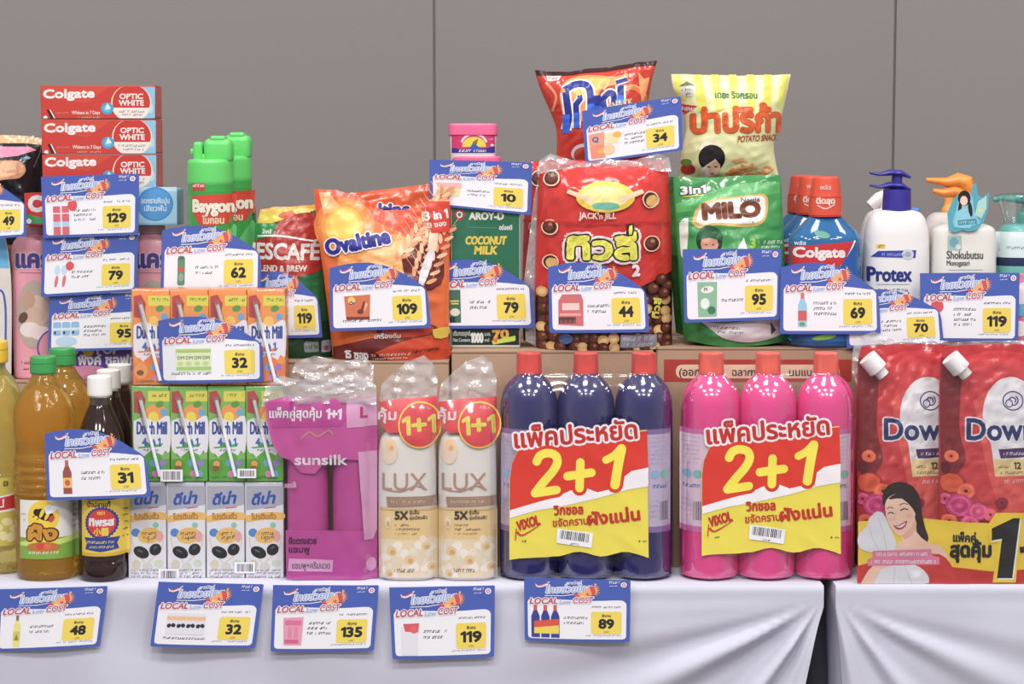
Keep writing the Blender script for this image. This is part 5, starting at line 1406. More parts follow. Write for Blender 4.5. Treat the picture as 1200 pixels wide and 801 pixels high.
# ------------------------------------------------------------------ coconut milk carton and pink tubs
YC0 = .13
def coco():
    x0, x1, yt, yb = 528.5, 609.5, 225, 404.5
    xa, xb = xat(x0, yb, YC0), xat(x1, yb, YC0)
    h = zat(yt, YC0) - ZC
    t = thing('coconut_milk_carton', 'tall green coconut milk carton carrying two pink tubs', 'carton', ((xa + xb) / 2, YC0, ZC), None)
    w = (xb - xa) / 2
    from_bm('carton', box_bm(-w, w, 0, .062, 0, h, .002, 3), M('#c9cfc4', .35, .45), t)
    A = Art()
    gr, grd = M('#1f6a4c', .3, .5), M('#2f7d5c', .3, .5); yl = M('#e2c63c', .3); dk = M('#16221f', .3, .5)
    A.rect(529.5, 227, 608.5, 404, gr); A.poly([(529.5, 227), (560, 227), (550, 404), (529.5, 404)], M('#266f52', .3, .5))
    A.rect(529.5, 384, 608.5, 404, dk)
    A.poly([(538.5, 244), (546, 251), (538.5, 259), (531, 251)], M('#c8343a', .3)); A.ell(538.5, 251.3, 3.6, 3.8, WHITE); A.ell(538.5, 251.3, 2.2, 2.4, M('#3f8a5a', .3))
    A.text('AROY-D', 550, 257, 8, M('#e6e2d8', .3), .05, w=40); A.line([(548, 258), (548, 266), (582, 267)], .6, M('#5f9a80', .3)); A.text('อร่อยดี', 585, 269, 5, WHITE, .03, w=15)
    A.text('COCONUT', 545.5, 286, 9, yl, .05, w=47, shear=.12); A.text('MILK', 556, 297.5, 9, yl, .05, w=26, shear=.12)
    A.ell(569, 345, 34, 30, M('#d8d4c4', .3)); A.ell(569, 352, 26, 20, M('#e8e6dc', .3))
    A.text('ปริมาตรสุทธิ', 531, 393, 5, M('#b9c8c0', .3), .02, w=20); A.text('Net Contents', 531, 400, 4, M('#b9c8c0', .3), .02, w=20); A.text('1000', 552, 401, 11, M('#e0e2e2', .3), .04, w=14); A.text('มล.', 568, 393, 4, M('#b9c8c0', .3), .02); A.text('ml', 568, 400, 4, M('#b9c8c0', .3), .02)
    A.text('70', 578, 397, 10, M('#e6a83a', .3), .06, w=18, rot=-4); A.poly([(576, 399), (604, 393), (604, 399), (578, 403.5)], M('#b8d04a', .3)); A.poly([(576, 399), (584, 394), (582, 402)], M('#e0683a', .3))
    A.build('front_print', t, YC0, None, off=.0002)
    return ZC + h
zj = coco()
def tub(axis, yb, yt, Yc, z0, label, art=True, k_=1.0):
    prof = [(yb, 23.5), (yb - 1.5, 25.6), (yb - 4, 26), (yt + 11, 27.6), (yt + 10, 27.6)]
    B = Bottle('pink_tub', label, 'tub', axis, Yc, prof, yb, ratio=.8, ex=4.5, z0=z0, group=None)
    B.body('tub', M('#e2d2d4', .35, .45))
    B.body('lid', M('#ea5f94', .3, .5, name='pink_lid'), [(yt + 11.5, 28), (yt + 11, 29), (yt + 3, 28.8), (yt + 1, 28.2), (yt, 26), (yt - .2, 12)], 64)
    A = Art()
    y = lambda v: v + (yt - 141)
    pk, yl, bl = M('#d42a6c', .3), M('#e6cf3a', .3), M('#35308c', .3)
    A.rect(axis - 25, y(152.5), axis + 25, y(178), pk)
    A.ell(axis + 1, y(172), 14, 12, yl, n=28, a0=180, a1=360); A.poly([(axis - 25, y(173)), (axis - 10, y(175)), (axis + 2, y(171)), (axis + 12, y(174)), (axis + 25, y(171)), (axis + 25, y(179)), (axis - 25, y(179))], bl)
    A.poly([(axis - 4, y(174)), (axis, y(166)), (axis + 6, y(162)), (axis + 4, y(170)), (axis + 3, y(174))], M('#8a6a30', .3)); A.poly([(axis - 8, y(176)), (axis + 1, y(168)), (axis + 12, y(176))], M('#3a58b8', .3))
    [A.ell(axis + 1 + 15 * math.cos(u_), y(170) + 13 * math.sin(u_), 1.5, 2.1, M('#eecfdf', .3), math.degrees(u_), 8) for u_ in np.linspace(-2.75, -.4, 13)]; A.micro(axis - 17, y(178), 32, 3, WHITE)
    A.micro(axis + 19, y(158), 6, 2, M('#eea0c0', .3)); A.micro(axis + 18, y(164), 6, 2, M('#eea0c0', .3)); A.ell(axis + 22, y(170), 2, 1.6, WHITE, n=10)
    B.art(A, gx=.0025)
    return B
YT_ = .158
ztop = zj + .0004
hj = zat(141, YT_) - zat(182.5, YT_)
T2b = tub(558, 224, 182.8, YT_, ztop, 'lower pink tub mostly hidden behind the leaning tag')
T2a = tub(554.5, 182.4, 141, YT_, ztop + max(v.co.z for v in T2b.root.children[1].data.vertices) + .0004, 'small pink tub with pink lid on top of another tub')

# ------------------------------------------------------------------ chocolate ball packs
def balls(name, cx_, ys, label):
    pass
def tivi(dx, Yc, label, seed, art=True):
    L = [(634 + dx, 188), (632 + dx, 215), (629 + dx, 260), (627 + dx, 340), (628 + dx, 408)]; Rr = [(783 + dx, 186), (786 + dx, 215), (788 + dx, 260), (790 + dx, 340), (789 + dx, 408)]
    B = Bag('chocolate_ball_pack', label, 'sweet pack', Yc, L, Rr, [190, 188, 187, 188, 187, 186, 187], [408, 411, 412, 412, 412, 411, 408], .044, 'box', .002, 55, seed, M('#cf2a24', .2, .5, coat=.3, name='red_film'), zb=ZC)
    A = Art()
    br, br2, cut = M('#4a2018', .25, .5), M('#6a3426', .25, .5), M('#d9a860', .3); dk = M('#2a1512', .25, .5); pale = M('#e8c8a8', .3)
    zone(B, A, dk, [348, 345, 342, 342, 342, 330, 318], [408.5, 411.5, 412.5, 412.5, 412.5, 411.5, 408.5], .985)
    r5 = random.Random(seed)
    lay = [(x, y) for y in range(352, 410, 11) for x in range(636, 786, 12)] + [(772, 326), (782, 336), (640, 340), (776, 343), (763, 338)]
    for x, y in lay:
        x += r5.uniform(-3, 3) + dx; y += r5.uniform(-2, 2)
        if y > 406: y = 405
        x = min(max(x, 636 + dx), 781 + dx)
        if r5.random() < .18: A.ell(x, y, 6.4, 6, cut, n=16); A.ell(x, y, 4, 3.6, M('#e6c48a', .3), n=12)
        else: A.ell(x, y, 7, 6.6, br, n=16); A.ell(x + .6, y - .6, 5, 4.6, br2, n=14); A.ell(x + 1.6, y - 2, 2.2, 1.8, M('#9a6a58', .25, .5), n=10)
    def ball(x, y, r, half=False):
        A.ell(x + dx, y, r + 1.4, r + 1.3, pale, n=20); A.ell(x + dx, y, r, r, br, n=18)
        if half: A.ell(x + dx + 1.5, y + 1, r * .86, r * .8, cut, n=16)
        else: A.ell(x + dx - 1, y - 1, r * .7, r * .66, br2, n=14); A.ell(x + dx + 1, y - 3, r * .3, r * .25, M('#a87a66', .25, .5), n=10)
    ball(648, 210, 8); ball(646, 266, 8); ball(647, 307, 8, True); ball(761, 234, 8.4, True); ball(762, 285, 8.4); 
    A.ell(709 + dx, 231, 33, 17, M('#ecc83a', .3)); A.ell(709 + dx, 231, 26, 12, M('#f0e08a', .3)); A.ell(709 + dx, 241, 16, 4.5, M('#6ab8a0', .3))
    for sd in (-1, 1): A.poly([(709 + dx + sd * 12, 232), (709 + dx + sd * 42, 222), (709 + dx + sd * 44, 226), (709 + dx + sd * 16, 237)], M('#ecd0a8', .3))
    A.text("JACK'n JILL", 679 + dx, 255.5, 7, M('#f0d8c8', .3), .03, w=42)
    zone(B, A, M('#b8211c', .2, .5), [258, 259, 260, 260, 260, 259, 258], [260, 261, 262, 262, 262, 261, 260], .98)
    A.text('ทิวลี่', 667 + dx, 302, 24, M('#e6e04a', .3), .055, w=76, out=(M('#e8d2d8', .3), 4.6)); A.text('ทิวลี่', 667 + dx, 302, 24, M('#e6e04a', .3), .055, w=76, out=(BLACK, 2.0))
    A.poly([(733 + dx, 262), (742 + dx, 261), (741 + dx, 276), (733 + dx, 276)], BLACK); A.poly([(735.5 + dx, 264), (739.7 + dx, 263.5), (739 + dx, 274), (735.5 + dx, 274)], M('#e6e04a', .3))
    A.text('2', 740 + dx, 322, 12, WHITE, .06)
    A.rrect(726 + dx, 391, 768 + dx, 405, 2, M('#8f93a4', .3)); A.micro(729 + dx, 397, 36, 4, M('#cfd2de', .3)); A.micro(729 + dx, 403, 34, 3, M('#cfd2de', .3), 0, 2)
    A.ell(664 + dx, 396, 8, 6, M('#5a78b8', .3), n=14); A.text('ทิวลี่', 769 + dx, 372, 7, M('#d8d24a', .3), .06, w=22, rot=-80)
    B.art(A, gx=.0045, gz=.0045)
    if art:
        loc = B.root.location
        crumple('clear_seal', B.root, [(629, 204), (633, 186), (645, 180), (680, 190), (705, 186), (740, 188), (772, 180), (784, 184), (788, 202), (760, 199), (700, 201), (660, 198)], Yc - .02, lambda X, Z: 0 * X - .015, .006, seed + 8)
        crumple('clear_side', B.root, [(631, 210), (626, 230), (620, 280), (614, 330), (616, 400), (629, 410), (628, 300)], Yc - .01, lambda X, Z: 0 * X, .004, seed + 9)
    return B
tivi(0, .136, 'red chocolate ball pack with yellow lettering, front one of two', 101)
tivi(-15, .232, 'red chocolate ball pack standing behind the front one under the red snack bag', 105, False)

# ------------------------------------------------------------------ snack bags on top
def snack_red():
    B = Bag('snack_bag', 'red crisp bag with tall blue lettering and a dark top seal', 'snack bag', .198, [(627, 82), (634, 105), (645, 130), (652, 150), (653, 170), (652, 199)], [(772, 70), (766, 90), (761, 120), (757, 150), (764, 175), (770, 199)], [81, 83.5, 84, 80, 79, 76, 72, 70], [199, 200, 201, 201, 201, 200, 199], .036, 'pillow', .0026, 60, 111, M('#cf3420', .2, .5, coat=.35, name='red_crisp_foil'))
    A = Art()
    orr, yl, dk = M('#e8702e', .22, .5), M('#efb860', .22, .5), M('#3a1214', .3, .5)
    A.poly([(656, 112), (664, 94), (690, 88), (720, 90), (736, 86), (732, 96), (704, 106), (690, 134), (668, 150), (660, 134)], M('#ea9a50', .22, .5), 3); A.poly([(672, 100), (690, 92), (716, 93), (704, 104), (686, 118), (676, 116)], yl, 3)
    A.line([(720, 110), (742, 102), (756, 116), (750, 140)], 7, orr, 5); A.line([(726, 106), (744, 100), (758, 112)], 2, M('#f0a060', .22, .5), 4); A.line([(640, 96), (652, 112), (648, 130)], 3, M('#e8906a', .22, .5), 4)
    A.poly([(748, 84), (756, 92), (762, 90), (757, 110), (752, 120)], M('#eea068', .22, .5), 2)
    A.poly([(640, 88), (658, 89), (655, 94), (642, 95)], M('#e8d4d0', .3)); A.micro(643, 93, 11, 3, M('#a8406a', .3))
    zone(B, A, dk, [81, 83.5, 84, 80, 79, 76, 72, 70], [87.5, 89, 88, 85, 84, 81, 77, 75.5], .99)
    bl, bl2, wr_ = M('#27338f', .25), M('#2a6ae0', .25), M('#eeeaf0', .3)
    V0 = len(A.it)
    for mm, ww in ((wr_, 12), (bl, 8)):
        A.line([(663, 108), (667, 136), (664, 152)], ww, mm); A.line([(662, 106), (672, 100), (684, 99), (691, 106), (692, 130)], ww, mm, 4); A.line([(674, 124), (680, 116), (679, 112)], ww * .8, mm); A.line([(675, 122), (676, 150)], ww * .8, mm)
        A.line([(700, 112), (700, 134)], ww, mm); A.line([(708, 128), (707, 116), (714, 109), (719, 112), (718, 127)], ww * .85, mm, 4); A.line([(706, 128), (713, 130)], ww * .7, mm)
        A.line([(727, 100), (727, 122)], ww, mm); A.line([(722, 97), (735, 93)], ww * .6, mm); A.line([(692, 112), (693, 133)], ww, mm)
    A.line([(664, 134), (664, 156)], 8, bl2); A.line([(692, 122), (693, 134)], 8, bl2); A.line([(700, 124), (700, 134)], 8, bl2); A.line([(727, 112), (727, 122)], 8, bl2); A.line([(676, 132), (676, 150)], 6.4, bl2)
    A.text('SNACK', 714, 128, 7, M('#e8cfa0', .3), .04, w=28, rot=-12); A.ell(684, 180, 14, 12, M('#d8d4e0', .3)); A.ell(684, 181, 11, 9, M('#c8543e', .3))
    B.art(A, gx=.004, gz=.004)
    return B
snack_red()
def snack_yellow():
    B = Bag('snack_bag', 'pale yellow striped potato snack bag with orange lettering', 'snack bag', .186, [(788, 86), (791, 104), (801, 122), (806, 150), (800, 180), (796, 214)], [(930, 86), (925, 110), (918, 140), (910, 168), (912, 190), (917, 214)], [86, 86, 87, 87, 88, 87, 87, 86], [214, 215, 216, 216, 216, 215, 214], .036, 'pillow', .0022, 55, 117, M('#e2e2a6', .25, .5, coat=.25, name='pale_yellow_foil'))
    A = Art()
    ys, or_, grn = M('#e0dc4c', .27, .5), M('#e8601c', .27, .5), M('#3f7a3a', .3)
    for k in range(7):
        u = 793 + k * 21
        sl = (u - 858) * .12
        A.poly([(u, 87), (u + 9, 87), (u + 9 - sl, 128), (u - sl, 132)] if 796 < u < 908 else ([(790, 87), (799, 87), (806, 118), (797, 114)] if u < 800 else [(u, 87), (min(u + 9, 926), 87), (918, 120), (u - sl, 128)]), ys)
    A.poly([(798, 100), (814, 99), (812, 113), (800, 112)], M('#d8d4cc', .3)); A.poly([(797, 101), (806, 95), (815, 100)], M('#6a6a4a', .3)); A.micro(800, 106, 12, 2.4, M('#6a5a6a', .3)); A.micro(801, 111, 10, 2.4, M('#6a5a6a', .3))
    A.text('เดอะ ริงกรอบ', 838, 115, 7.5, grn, .04, w=49, rot=1)
    A.poly([(799, 121), (818, 124), (803, 134)], M('#c8302c', .3)); A.text('NEW', 801, 128, 4, WHITE, .03, rot=10)
    A.text('ปาปริก้า', 812, 155, 26, or_, .036, w=104, rot=-1, out=(M('#c8481c', .3), .7))
    A.text('POTATO SNACK', 863, 166.5, 7, M('#b8502a', .3), .02, w=50, shear=.2, rot=-3)
    A.poly([(818, 176), (830, 160), (838, 164), (848, 172)], M('#efe6c8', .3)); A.ell(834, 185, 15, 15.5, M('#1f1a1e', .3)); A.ell(835, 196, 9, 12, M('#e2b49c', .3)); A.poly([(824, 184), (836, 180), (846, 186), (845, 194), (838, 186), (826, 194)], M('#1f1a1e', .3))
    A.ell(831, 195, 2, .8, M('#2a1a1a', .3), n=8); A.ell(839, 195, 2, .8, M('#2a1a1a', .3), n=8); A.ell(835, 203, 2.6, 1, M('#b8505a', .3), n=8); A.ell(826, 203, 5, 8, M('#e6d8d0', .3))
    for k in range(26):
        r6 = random.Random(k); u, v = r6.uniform(852, 902), r6.uniform(186, 208)
        if v < 184 + abs(u - 876) * .35: v += 10
        A.line([(u - 7, v + r6.uniform(-3, 3)), (u, v + r6.uniform(-2, 2)), (u + 7, v + r6.uniform(-3, 3))], 2.4, M(('#e6924a', '#eeae74', '#d87838')[k % 3], .3), 3)
    A.ell(808, 198, 8, 6, M('#a8302a', .3)); A.ell(806, 190, 6, 4, M('#5f8a3a', .3))
    B.art(A, gx=.004, gz=.004)
snack_yellow()

# ------------------------------------------------------------------ green malt powder bags
def milo(dx, Yc, T, label, seed, front=True, rs=0):
    L = [(791 + dx, 206), (792 + dx, 240), (796 + dx, 300), (800 + dx, 360), (804 + dx, 405)]; Rr = [(u - rs, v) for u, v in ((918 + dx, 205), (920 + dx, 240), (923 + dx, 300), (927 + dx, 360), (930 + dx, 403))]
    B = Bag('malt_powder_bag', label, 'drink bag', Yc, L, Rr, [207, 208, 208, 206, 205, 205], [402, 407, 409, 408, 406, 402], T, 'stand', .0024, 60, seed, M('#2f8a44', .22, .5, coat=.3, name='leaf_green_foil'), zb=ZD)
    A = Art()
    wh, br, lg, dg = M('#e4dcd8', .27, .5), M('#7a3f28', .27), M('#4fa85a', .27, .5), M('#1f6a34', .27, .5)
    if front:
        zone(B, A, lg, [240, 232, 222, 216, 214, 214], [290, 300, 300, 290, 280, 270], .97)
        zone(B, A, M('#358f48', .25, .5), [250, 246, 238, 236, 230, 226], [330, 330, 330, 330, 330, 330], .97)
        A.poly([(812, 262), (818, 244), (836, 234), (870, 230), (898, 228), (902, 244), (894, 262), (870, 266), (840, 264), (822, 268)], M('#cfa85a', .27), 4)
        A.poly([(817, 260), (822, 246), (840, 236), (870, 232), (895, 230), (899, 244), (892, 259), (870, 262), (840, 261), (826, 264)], wh, 4)
        A.text('MILO', 826, 257, 17, br, .085, w=66, rot=-3.5, vs=1.0); A.text('Nestlé', 870, 237, 5, M('#6a5a5a', .27), .04, w=22)
        A.text('3in1', 800, 228, 8.5, WHITE, .06, w=29, rot=-4, out=(M('#3a3a3a', .27), .8)); A.line([(802, 231), (826, 229)], 1.2, M('#d8c83a', .27))
        A.ell(832, 282, 15, 18, M('#14301f', .27)); A.ell(832, 286, 10, 12, M('#c48a70', .27)); A.poly([(818, 282), (822, 268), (834, 264), (846, 272), (847, 282), (832, 279)], M('#1f5a34', .27), 2); A.ell(828, 287, 1.6, .8, BLACK, n=8); A.ell(836, 287, 1.6, .8, BLACK, n=8)
        A.poly([(798, 262), (808, 256), (806, 300), (800, 300)], M('#d8dcd0', .27), 2); A.poly([(864, 292), (872, 278), (876, 292)], M('#d8dcd0', .27))
        A.text('3', 880, 290, 10, M('#9ac83a', .27), .06); A.micro(889, 286, 30, 4, M('#d8e4d4', .27)); A.micro(889, 291, 26, 2.6, M('#d8e4d4', .27), 0, 2)
        A.poly([(822, 376), (850, 378), (900, 372), (920, 380), (916, 392), (880, 400), (850, 396), (836, 388)], M('#cfcbd0', .27, .5), 4); A.micro(836, 384, 30, 3, M('#6a6a6e', .27), 3); A.micro(840, 389, 30, 2.6, M('#6a6a6e', .27), 3, 2)
        A.poly([(902, 376), (909, 386), (903, 392)], M('#4a4a4e', .27))
    else:
        zone(B, A, M('#49a04e', .22, .5), [208, 208, 208, 206, 205, 205], [300, 300, 300, 300, 300, 300], .97)
    B.art(A, gx=.005, gz=.005)
    return B
milo(0, .13, .04, 'green malt powder bag with white and brown lettering, front one of two', 121)
milo(-9, .215, .036, 'green malt powder bag standing behind the front one', 125, False, 22)

# ------------------------------------------------------------------ blue mouthwash
def mouthwash():
    axis, Yc = 965, .117
    prof = [(408, 32), (407, 38), (402, 41), (390, 42), (300, 42), (287, 42.6), (279, 41.6), (272, 36.5), (264, 28.5), (257, 21.5), (254, 18.6), (252, 18)]
    B = Bottle('mouthwash_bottle', 'blue mouthwash bottle with a red cap, front of its row', 'mouthwash bottle', axis, Yc, prof, 408, ratio=.72, ex=2.6, z0=ZD, group=None)
    B.body('bottle', M('#2f86cc', .08, .5, coat=.3, trans=.5, name='blue_mouthwash'))
    cp = M('#dc4a30', .3, .5, name='red_cap')
    B.body('cap', cp, [(253, 18.8), (252, 19.6), (232, 19.2), (231, 18.4), (230, 18.2), (211, 15.8), (208, 14.8), (206.6, 12), (206.4, 6)], 40, ratio=.95, ex=2.2)
    A = Art()
    A.text('พลัส', axis, 222, 5, M('#f0b8a8', .3), .03, al='c', w=12)
    A.text('ดีดสุด', axis, 238, 6.4, M('#f4d8d0', .3), .05, al='c', w=20); A.line([(axis - 9, 240), (axis, 244), (axis + 10, 239)], 1.1, M('#f4d8d0', .3), 4)
    capg = B.conv([(253, 18.8), (252, 19.6), (232, 19.2), (230, 18.2), (211, 15.8), (206.4, 6)])
    zz = np.array([p[1] for p in capg]); rr = np.array([p[0] for p in capg])
    A.build('cap_print', B.root, Yc, lambda X, Z: -np.interp(Z, zz, rr) * .95 * np.sqrt(np.clip(1 - (X / np.interp(Z, zz, rr)) ** 2, .01, 1)), .002, .003, .0008)
    A = Art()
    A.poly([(930, 289), (1001, 283), (990, 304), (985, 312), (930, 312)], M('#c8262c', .3)); A.line([(1003, 282), (992, 304), (984, 314)], 2, M('#d8e2ea', .3), 3)
    A.text('Colgate', 932, 301, 11, M('#f2eeee', .3), .05, w=58); A.text('พลัส', 933, 287, 4, M('#d8e2f0', .3), .03, w=12)
    A.ell(964, 275, 9, 4, M('#5a9a86', .25), 12); A.poly([(930, 312), (985, 312), (1003, 286), (1003, 396), (930, 396)], M('#1f56a8', .25)); A.ell(966, 395, 14, 3, M('#7ab03a', .3), -8); A.ell(966, 360, 24, 20, M('#3f8ad0', .3))
    B.art(A)
    copy_tree(B.root, (xat(949.5, 405, .195), .195, ZD), 'blue mouthwash bottle standing second in its row')
    copy_tree(B.root, (xat(939, 403, .265), .265, ZD), 'blue mouthwash bottle standing last in its row')
mouthwash()

# ------------------------------------------------------------------ pump bottles
def tube_bm(path, radii, seg=14, bm=None, flat=1.0):
    bm = bm or bmesh.new()
    rings = []
    n = len(path)
    for i, p in enumerate(path):
        p = Vector(p); d = (Vector(path[min(i + 1, n - 1)]) - Vector(path[max(i - 1, 0)])).normalized()
        s = Vector((0, 1, 0)); u = d.cross(s).normalized()
        rings.append([bm.verts.new(p + s * math.cos(2 * math.pi * k / seg) * radii[i] + u * math.sin(2 * math.pi * k / seg) * radii[i] * flat) for k in range(seg)])
    for a, b in zip(rings, rings[1:]):
        for k in range(seg): bm.faces.new((a[k], a[(k + 1) % seg], b[(k + 1) % seg], b[k]))
    bm.faces.new(rings[0][::-1]); bm.faces.new(rings[-1])
    return bm
def P3(B, px, py, y=0.0): x, z = at(px, py, B.Yc); return (float(x) - B.loc[0], y, float(z) - B.loc[2])
def protex():
    axis, Yc = 1048, .137
    prof = [(404, 34), (402, 38), (396, 38.6), (340, 39), (300, 38.4), (285, 37.6), (270, 36.5), (258, 33.5), (251, 29), (247.6, 24), (246, 16)]
    B = Bottle('pump_bottle', 'white pump bottle with a dark blue pump, front one of two', 'pump bottle', axis, Yc, prof, 405, ratio=.72, ex=2.7, z0=ZE)
    B.body('bottle', M('#e2dfe0', .3, .45, name='white_bottle_plastic'))
    bl = M('#2f2a92', .3, .5, name='dark_blue_pump')
    c = B.body('pump', bl, [(249, 16.4), (248, 17), (224, 16), (221.5, 14.5), (221, 6.5), (214, 6), (204, 6)], 36, ratio=1.0, ex=2)
    for yy_, nm in ((217.5, 'pump_collar_flap'), (203, 'pump_nozzle')):
        pth = [P3(B, 1019, yy_ - .5), P3(B, 1030, yy_ + 1.6), P3(B, 1042, yy_ - .8), P3(B, 1056, yy_ + 0), P3(B, 1067, yy_ + 5)]
        from_bm(nm, tube_bm(pth, [.003, .0055, .0105, .0105, .004], 16, flat=.4), bl, B.root).parent = c
    A = Art()
    blp = M('#2f3aa0', .3)
    A.rrect(1028, 286, 1038, 291, 1.5, M('#e6c048', .3)); A.micro(1030, 290, 7, 3, M('#8a6a20', .3))
    A.poly([(1022, 301), (1030, 294), (1074, 293), (1073, 302)], blp, 0); A.ell(1064, 298, 7, 6, M('#c4c8cc', .3)); A.ell(1064, 298, 4, 3.4, M('#9aa4b4', .3)); A.micro(1034, 300, 26, 3.4, M('#98a6e0', .3))
    A.text('Protex', 1019, 329, 16, M('#2a3486', .3), .035, w=49); A.line([(1028, 333), (1066, 333)], .8, M('#9a9aa8', .3)); A.micro(1030, 341, 34, 3, M('#7a7a88', .3))
    B.art(A, gx=.003)
    # its neighbour behind, turned so that its pump points away
    B2 = Bottle('pump_bottle', 'white pump bottle with a mid blue pump behind the dark blue one', 'pump bottle', 1040, .222, [(400, 30), (399, 34), (390, 36), (300, 36), (270, 33), (254, 28), (247, 22), (244, 14)], 401, ratio=.72, ex=2.7, z0=ZE)
    B2.body('bottle', M('#ded8d4', .3, .45))
    mb = M('#3f78d0', .3, .5)
    c2 = B2.body('pump', M('#ded8d4', .3, .45), [(246, 13), (232, 12), (230, 6), (228, 5)], 30, ratio=1.0, ex=2)
    from_bm('pump_nozzle', tube_bm([P3(B2, 1020, 242), P3(B2, 1030, 233), P3(B2, 1040, 228)], [.008, .009, .008], 14), M('#ded8d4', .3, .45), B2.root).parent = c2
    from_bm('pump_nozzle', box_bm(*[q for q in (xat(1063, 245, .222) - B2.loc[0], xat(1077, 245, .222) - B2.loc[0], -.01, .014, zat(257, .222) - B2.loc[2], zat(243, .222) - B2.loc[2])], .003, 3), mb, B2.root).parent = c2
protex()
def shoku():
    axis, Yc = 1125.5, .132
    prof = [(404, 33), (402, 36), (396, 36.8), (330, 37), (290, 36.4), (272, 35.4), (266, 32), (262.6, 24), (261.6, 14)]
    B = Bottle('pump_bottle', 'white square shouldered bottle with an orange pump and hanging card, front one of two', 'pump bottle', axis, Yc, prof, 405, ratio=.85, ex=4.0, z0=ZE)
    B.body('bottle', M('#dedbd6', .3, .45, name='ivory_bottle_plastic'))
    og = M('#f08a1a', .3, .5, name='orange_pump')
    c = B.body('pump', og, [(264, 13.4), (262, 14.6), (246, 14), (242, 12), (240, 7), (228, 6.4)], 36, ratio=1.0, ex=2)
    pth = [P3(B, 1085, 210.5), P3(B, 1098, 212), P3(B, 1110, 213.5), P3(B, 1122, 211), P3(B, 1131, 214), P3(B, 1136, 226), P3(B, 1133, 236)]
    from_bm('pump_nozzle', tube_bm(pth, [.003, .0052, .0075, .0115, .0135, .012, .008], 16, flat=.8), og, B.root).parent = c
    from_bm('pump_nozzle', tube_bm([P3(B, 1093, 223), P3(B, 1104, 226), P3(B, 1118, 224), P3(B, 1132, 228)], [.0035, .007, .0105, .0105], 16, flat=.75), og, B.root).parent = c
    A = Art()
    ink = M('#5a5654', .3)
    A.text('Shokubutsu', 1110, 303, 9, ink, .02, w=42); A.text('Monogatari', 1110, 311, 6, ink, .02, w=26); A.line([(1112, 316), (1152, 316)], .6, M('#8aa0a0', .3))
    A.rect(1111, 276, 1127, 293, M('#9fb8b8', .3)); A.ell(1118, 284, 5, 6, M('#6aa0b4', .3)); A.ell(1123, 289, 3, 3, M('#c8d4cc', .3))
    B.art(A, gx=.003)
    def gc(X, Z): return 0 * X - .036
    cb = M('#4aa6bc', .35)
    out = [(1112, 270), (1110, 250), (1116, 236), (1124, 226), (1132, 226), (1139, 238), (1139, 218), (1144, 214), (1146, 228), (1152, 232), (1159, 225), (1158, 244), (1153, 260), (1145, 269), (1135, 271), (1128, 269), (1120, 272)]
    sheet('hanging_card', out, B.root, Yc - .036, gc, cb, .0008, .01)
    A = Art()
    A.poly([(1120, 246), (1126, 228), (1134, 224), (1140, 232), (1142, 250), (1148, 262), (1118, 266)], M('#7cc0d4', .35), 3)
    A.ell(1130, 232, 7.4, 9, M('#2a1a1c', .35)); A.ell(1137, 245, 2.4, 9, M('#2a1a1c', .35), -8); A.ell(1125, 242, 2, 8, M('#2a1a1c', .35), 8); A.ell(1129.5, 235, 4.4, 5.6, M('#ecc6b4', .35)); A.poly([(1118, 266), (1121, 250), (1128, 244), (1134, 246), (1138, 258), (1137, 267)], M('#86c8dc', .35), 2)
    A.poly([(1142, 252), (1146, 236), (1156, 229), (1156, 244), (1150, 256)], M('#a6d2cc', .35)); A.ell(1149, 246, 3, 2, M('#d8d878', .35)); A.poly([(1122, 258), (1144, 256), (1145, 262), (1123, 264)], M('#2f8fa6', .35)); A.micro(1124, 262, 19, 3.4, M('#b8dce4', .35))
    A.build('card_print', B.root, Yc - .036, gc, 0, 0, .0004)
    crumple('clear_band', B.root, [(1097, 262), (1098, 244), (1103, 234), (1110, 232), (1122, 270), (1127, 320), (1118, 320), (1108, 262)], Yc - .039, lambda X, Z: 0 * X, .0015, 141, 90, FILM)
    B2 = Bottle('pump_bottle', 'white bottle without visible pump behind the orange pump bottle', 'pump bottle', 1109, .22, [(400, 28), (399, 31), (392, 33), (300, 33), (272, 31), (258, 26), (250, 18), (249, 10)], 401, ratio=.8, ex=3.6, z0=ZE)
    B2.body('bottle', M('#d3cbc4', .35, .45)); B2.body('pump', M('#e8963a', .3, .5), [(251, 9), (246, 9), (240, 6), (232, 5)], 28, ratio=1, ex=2)
shoku()
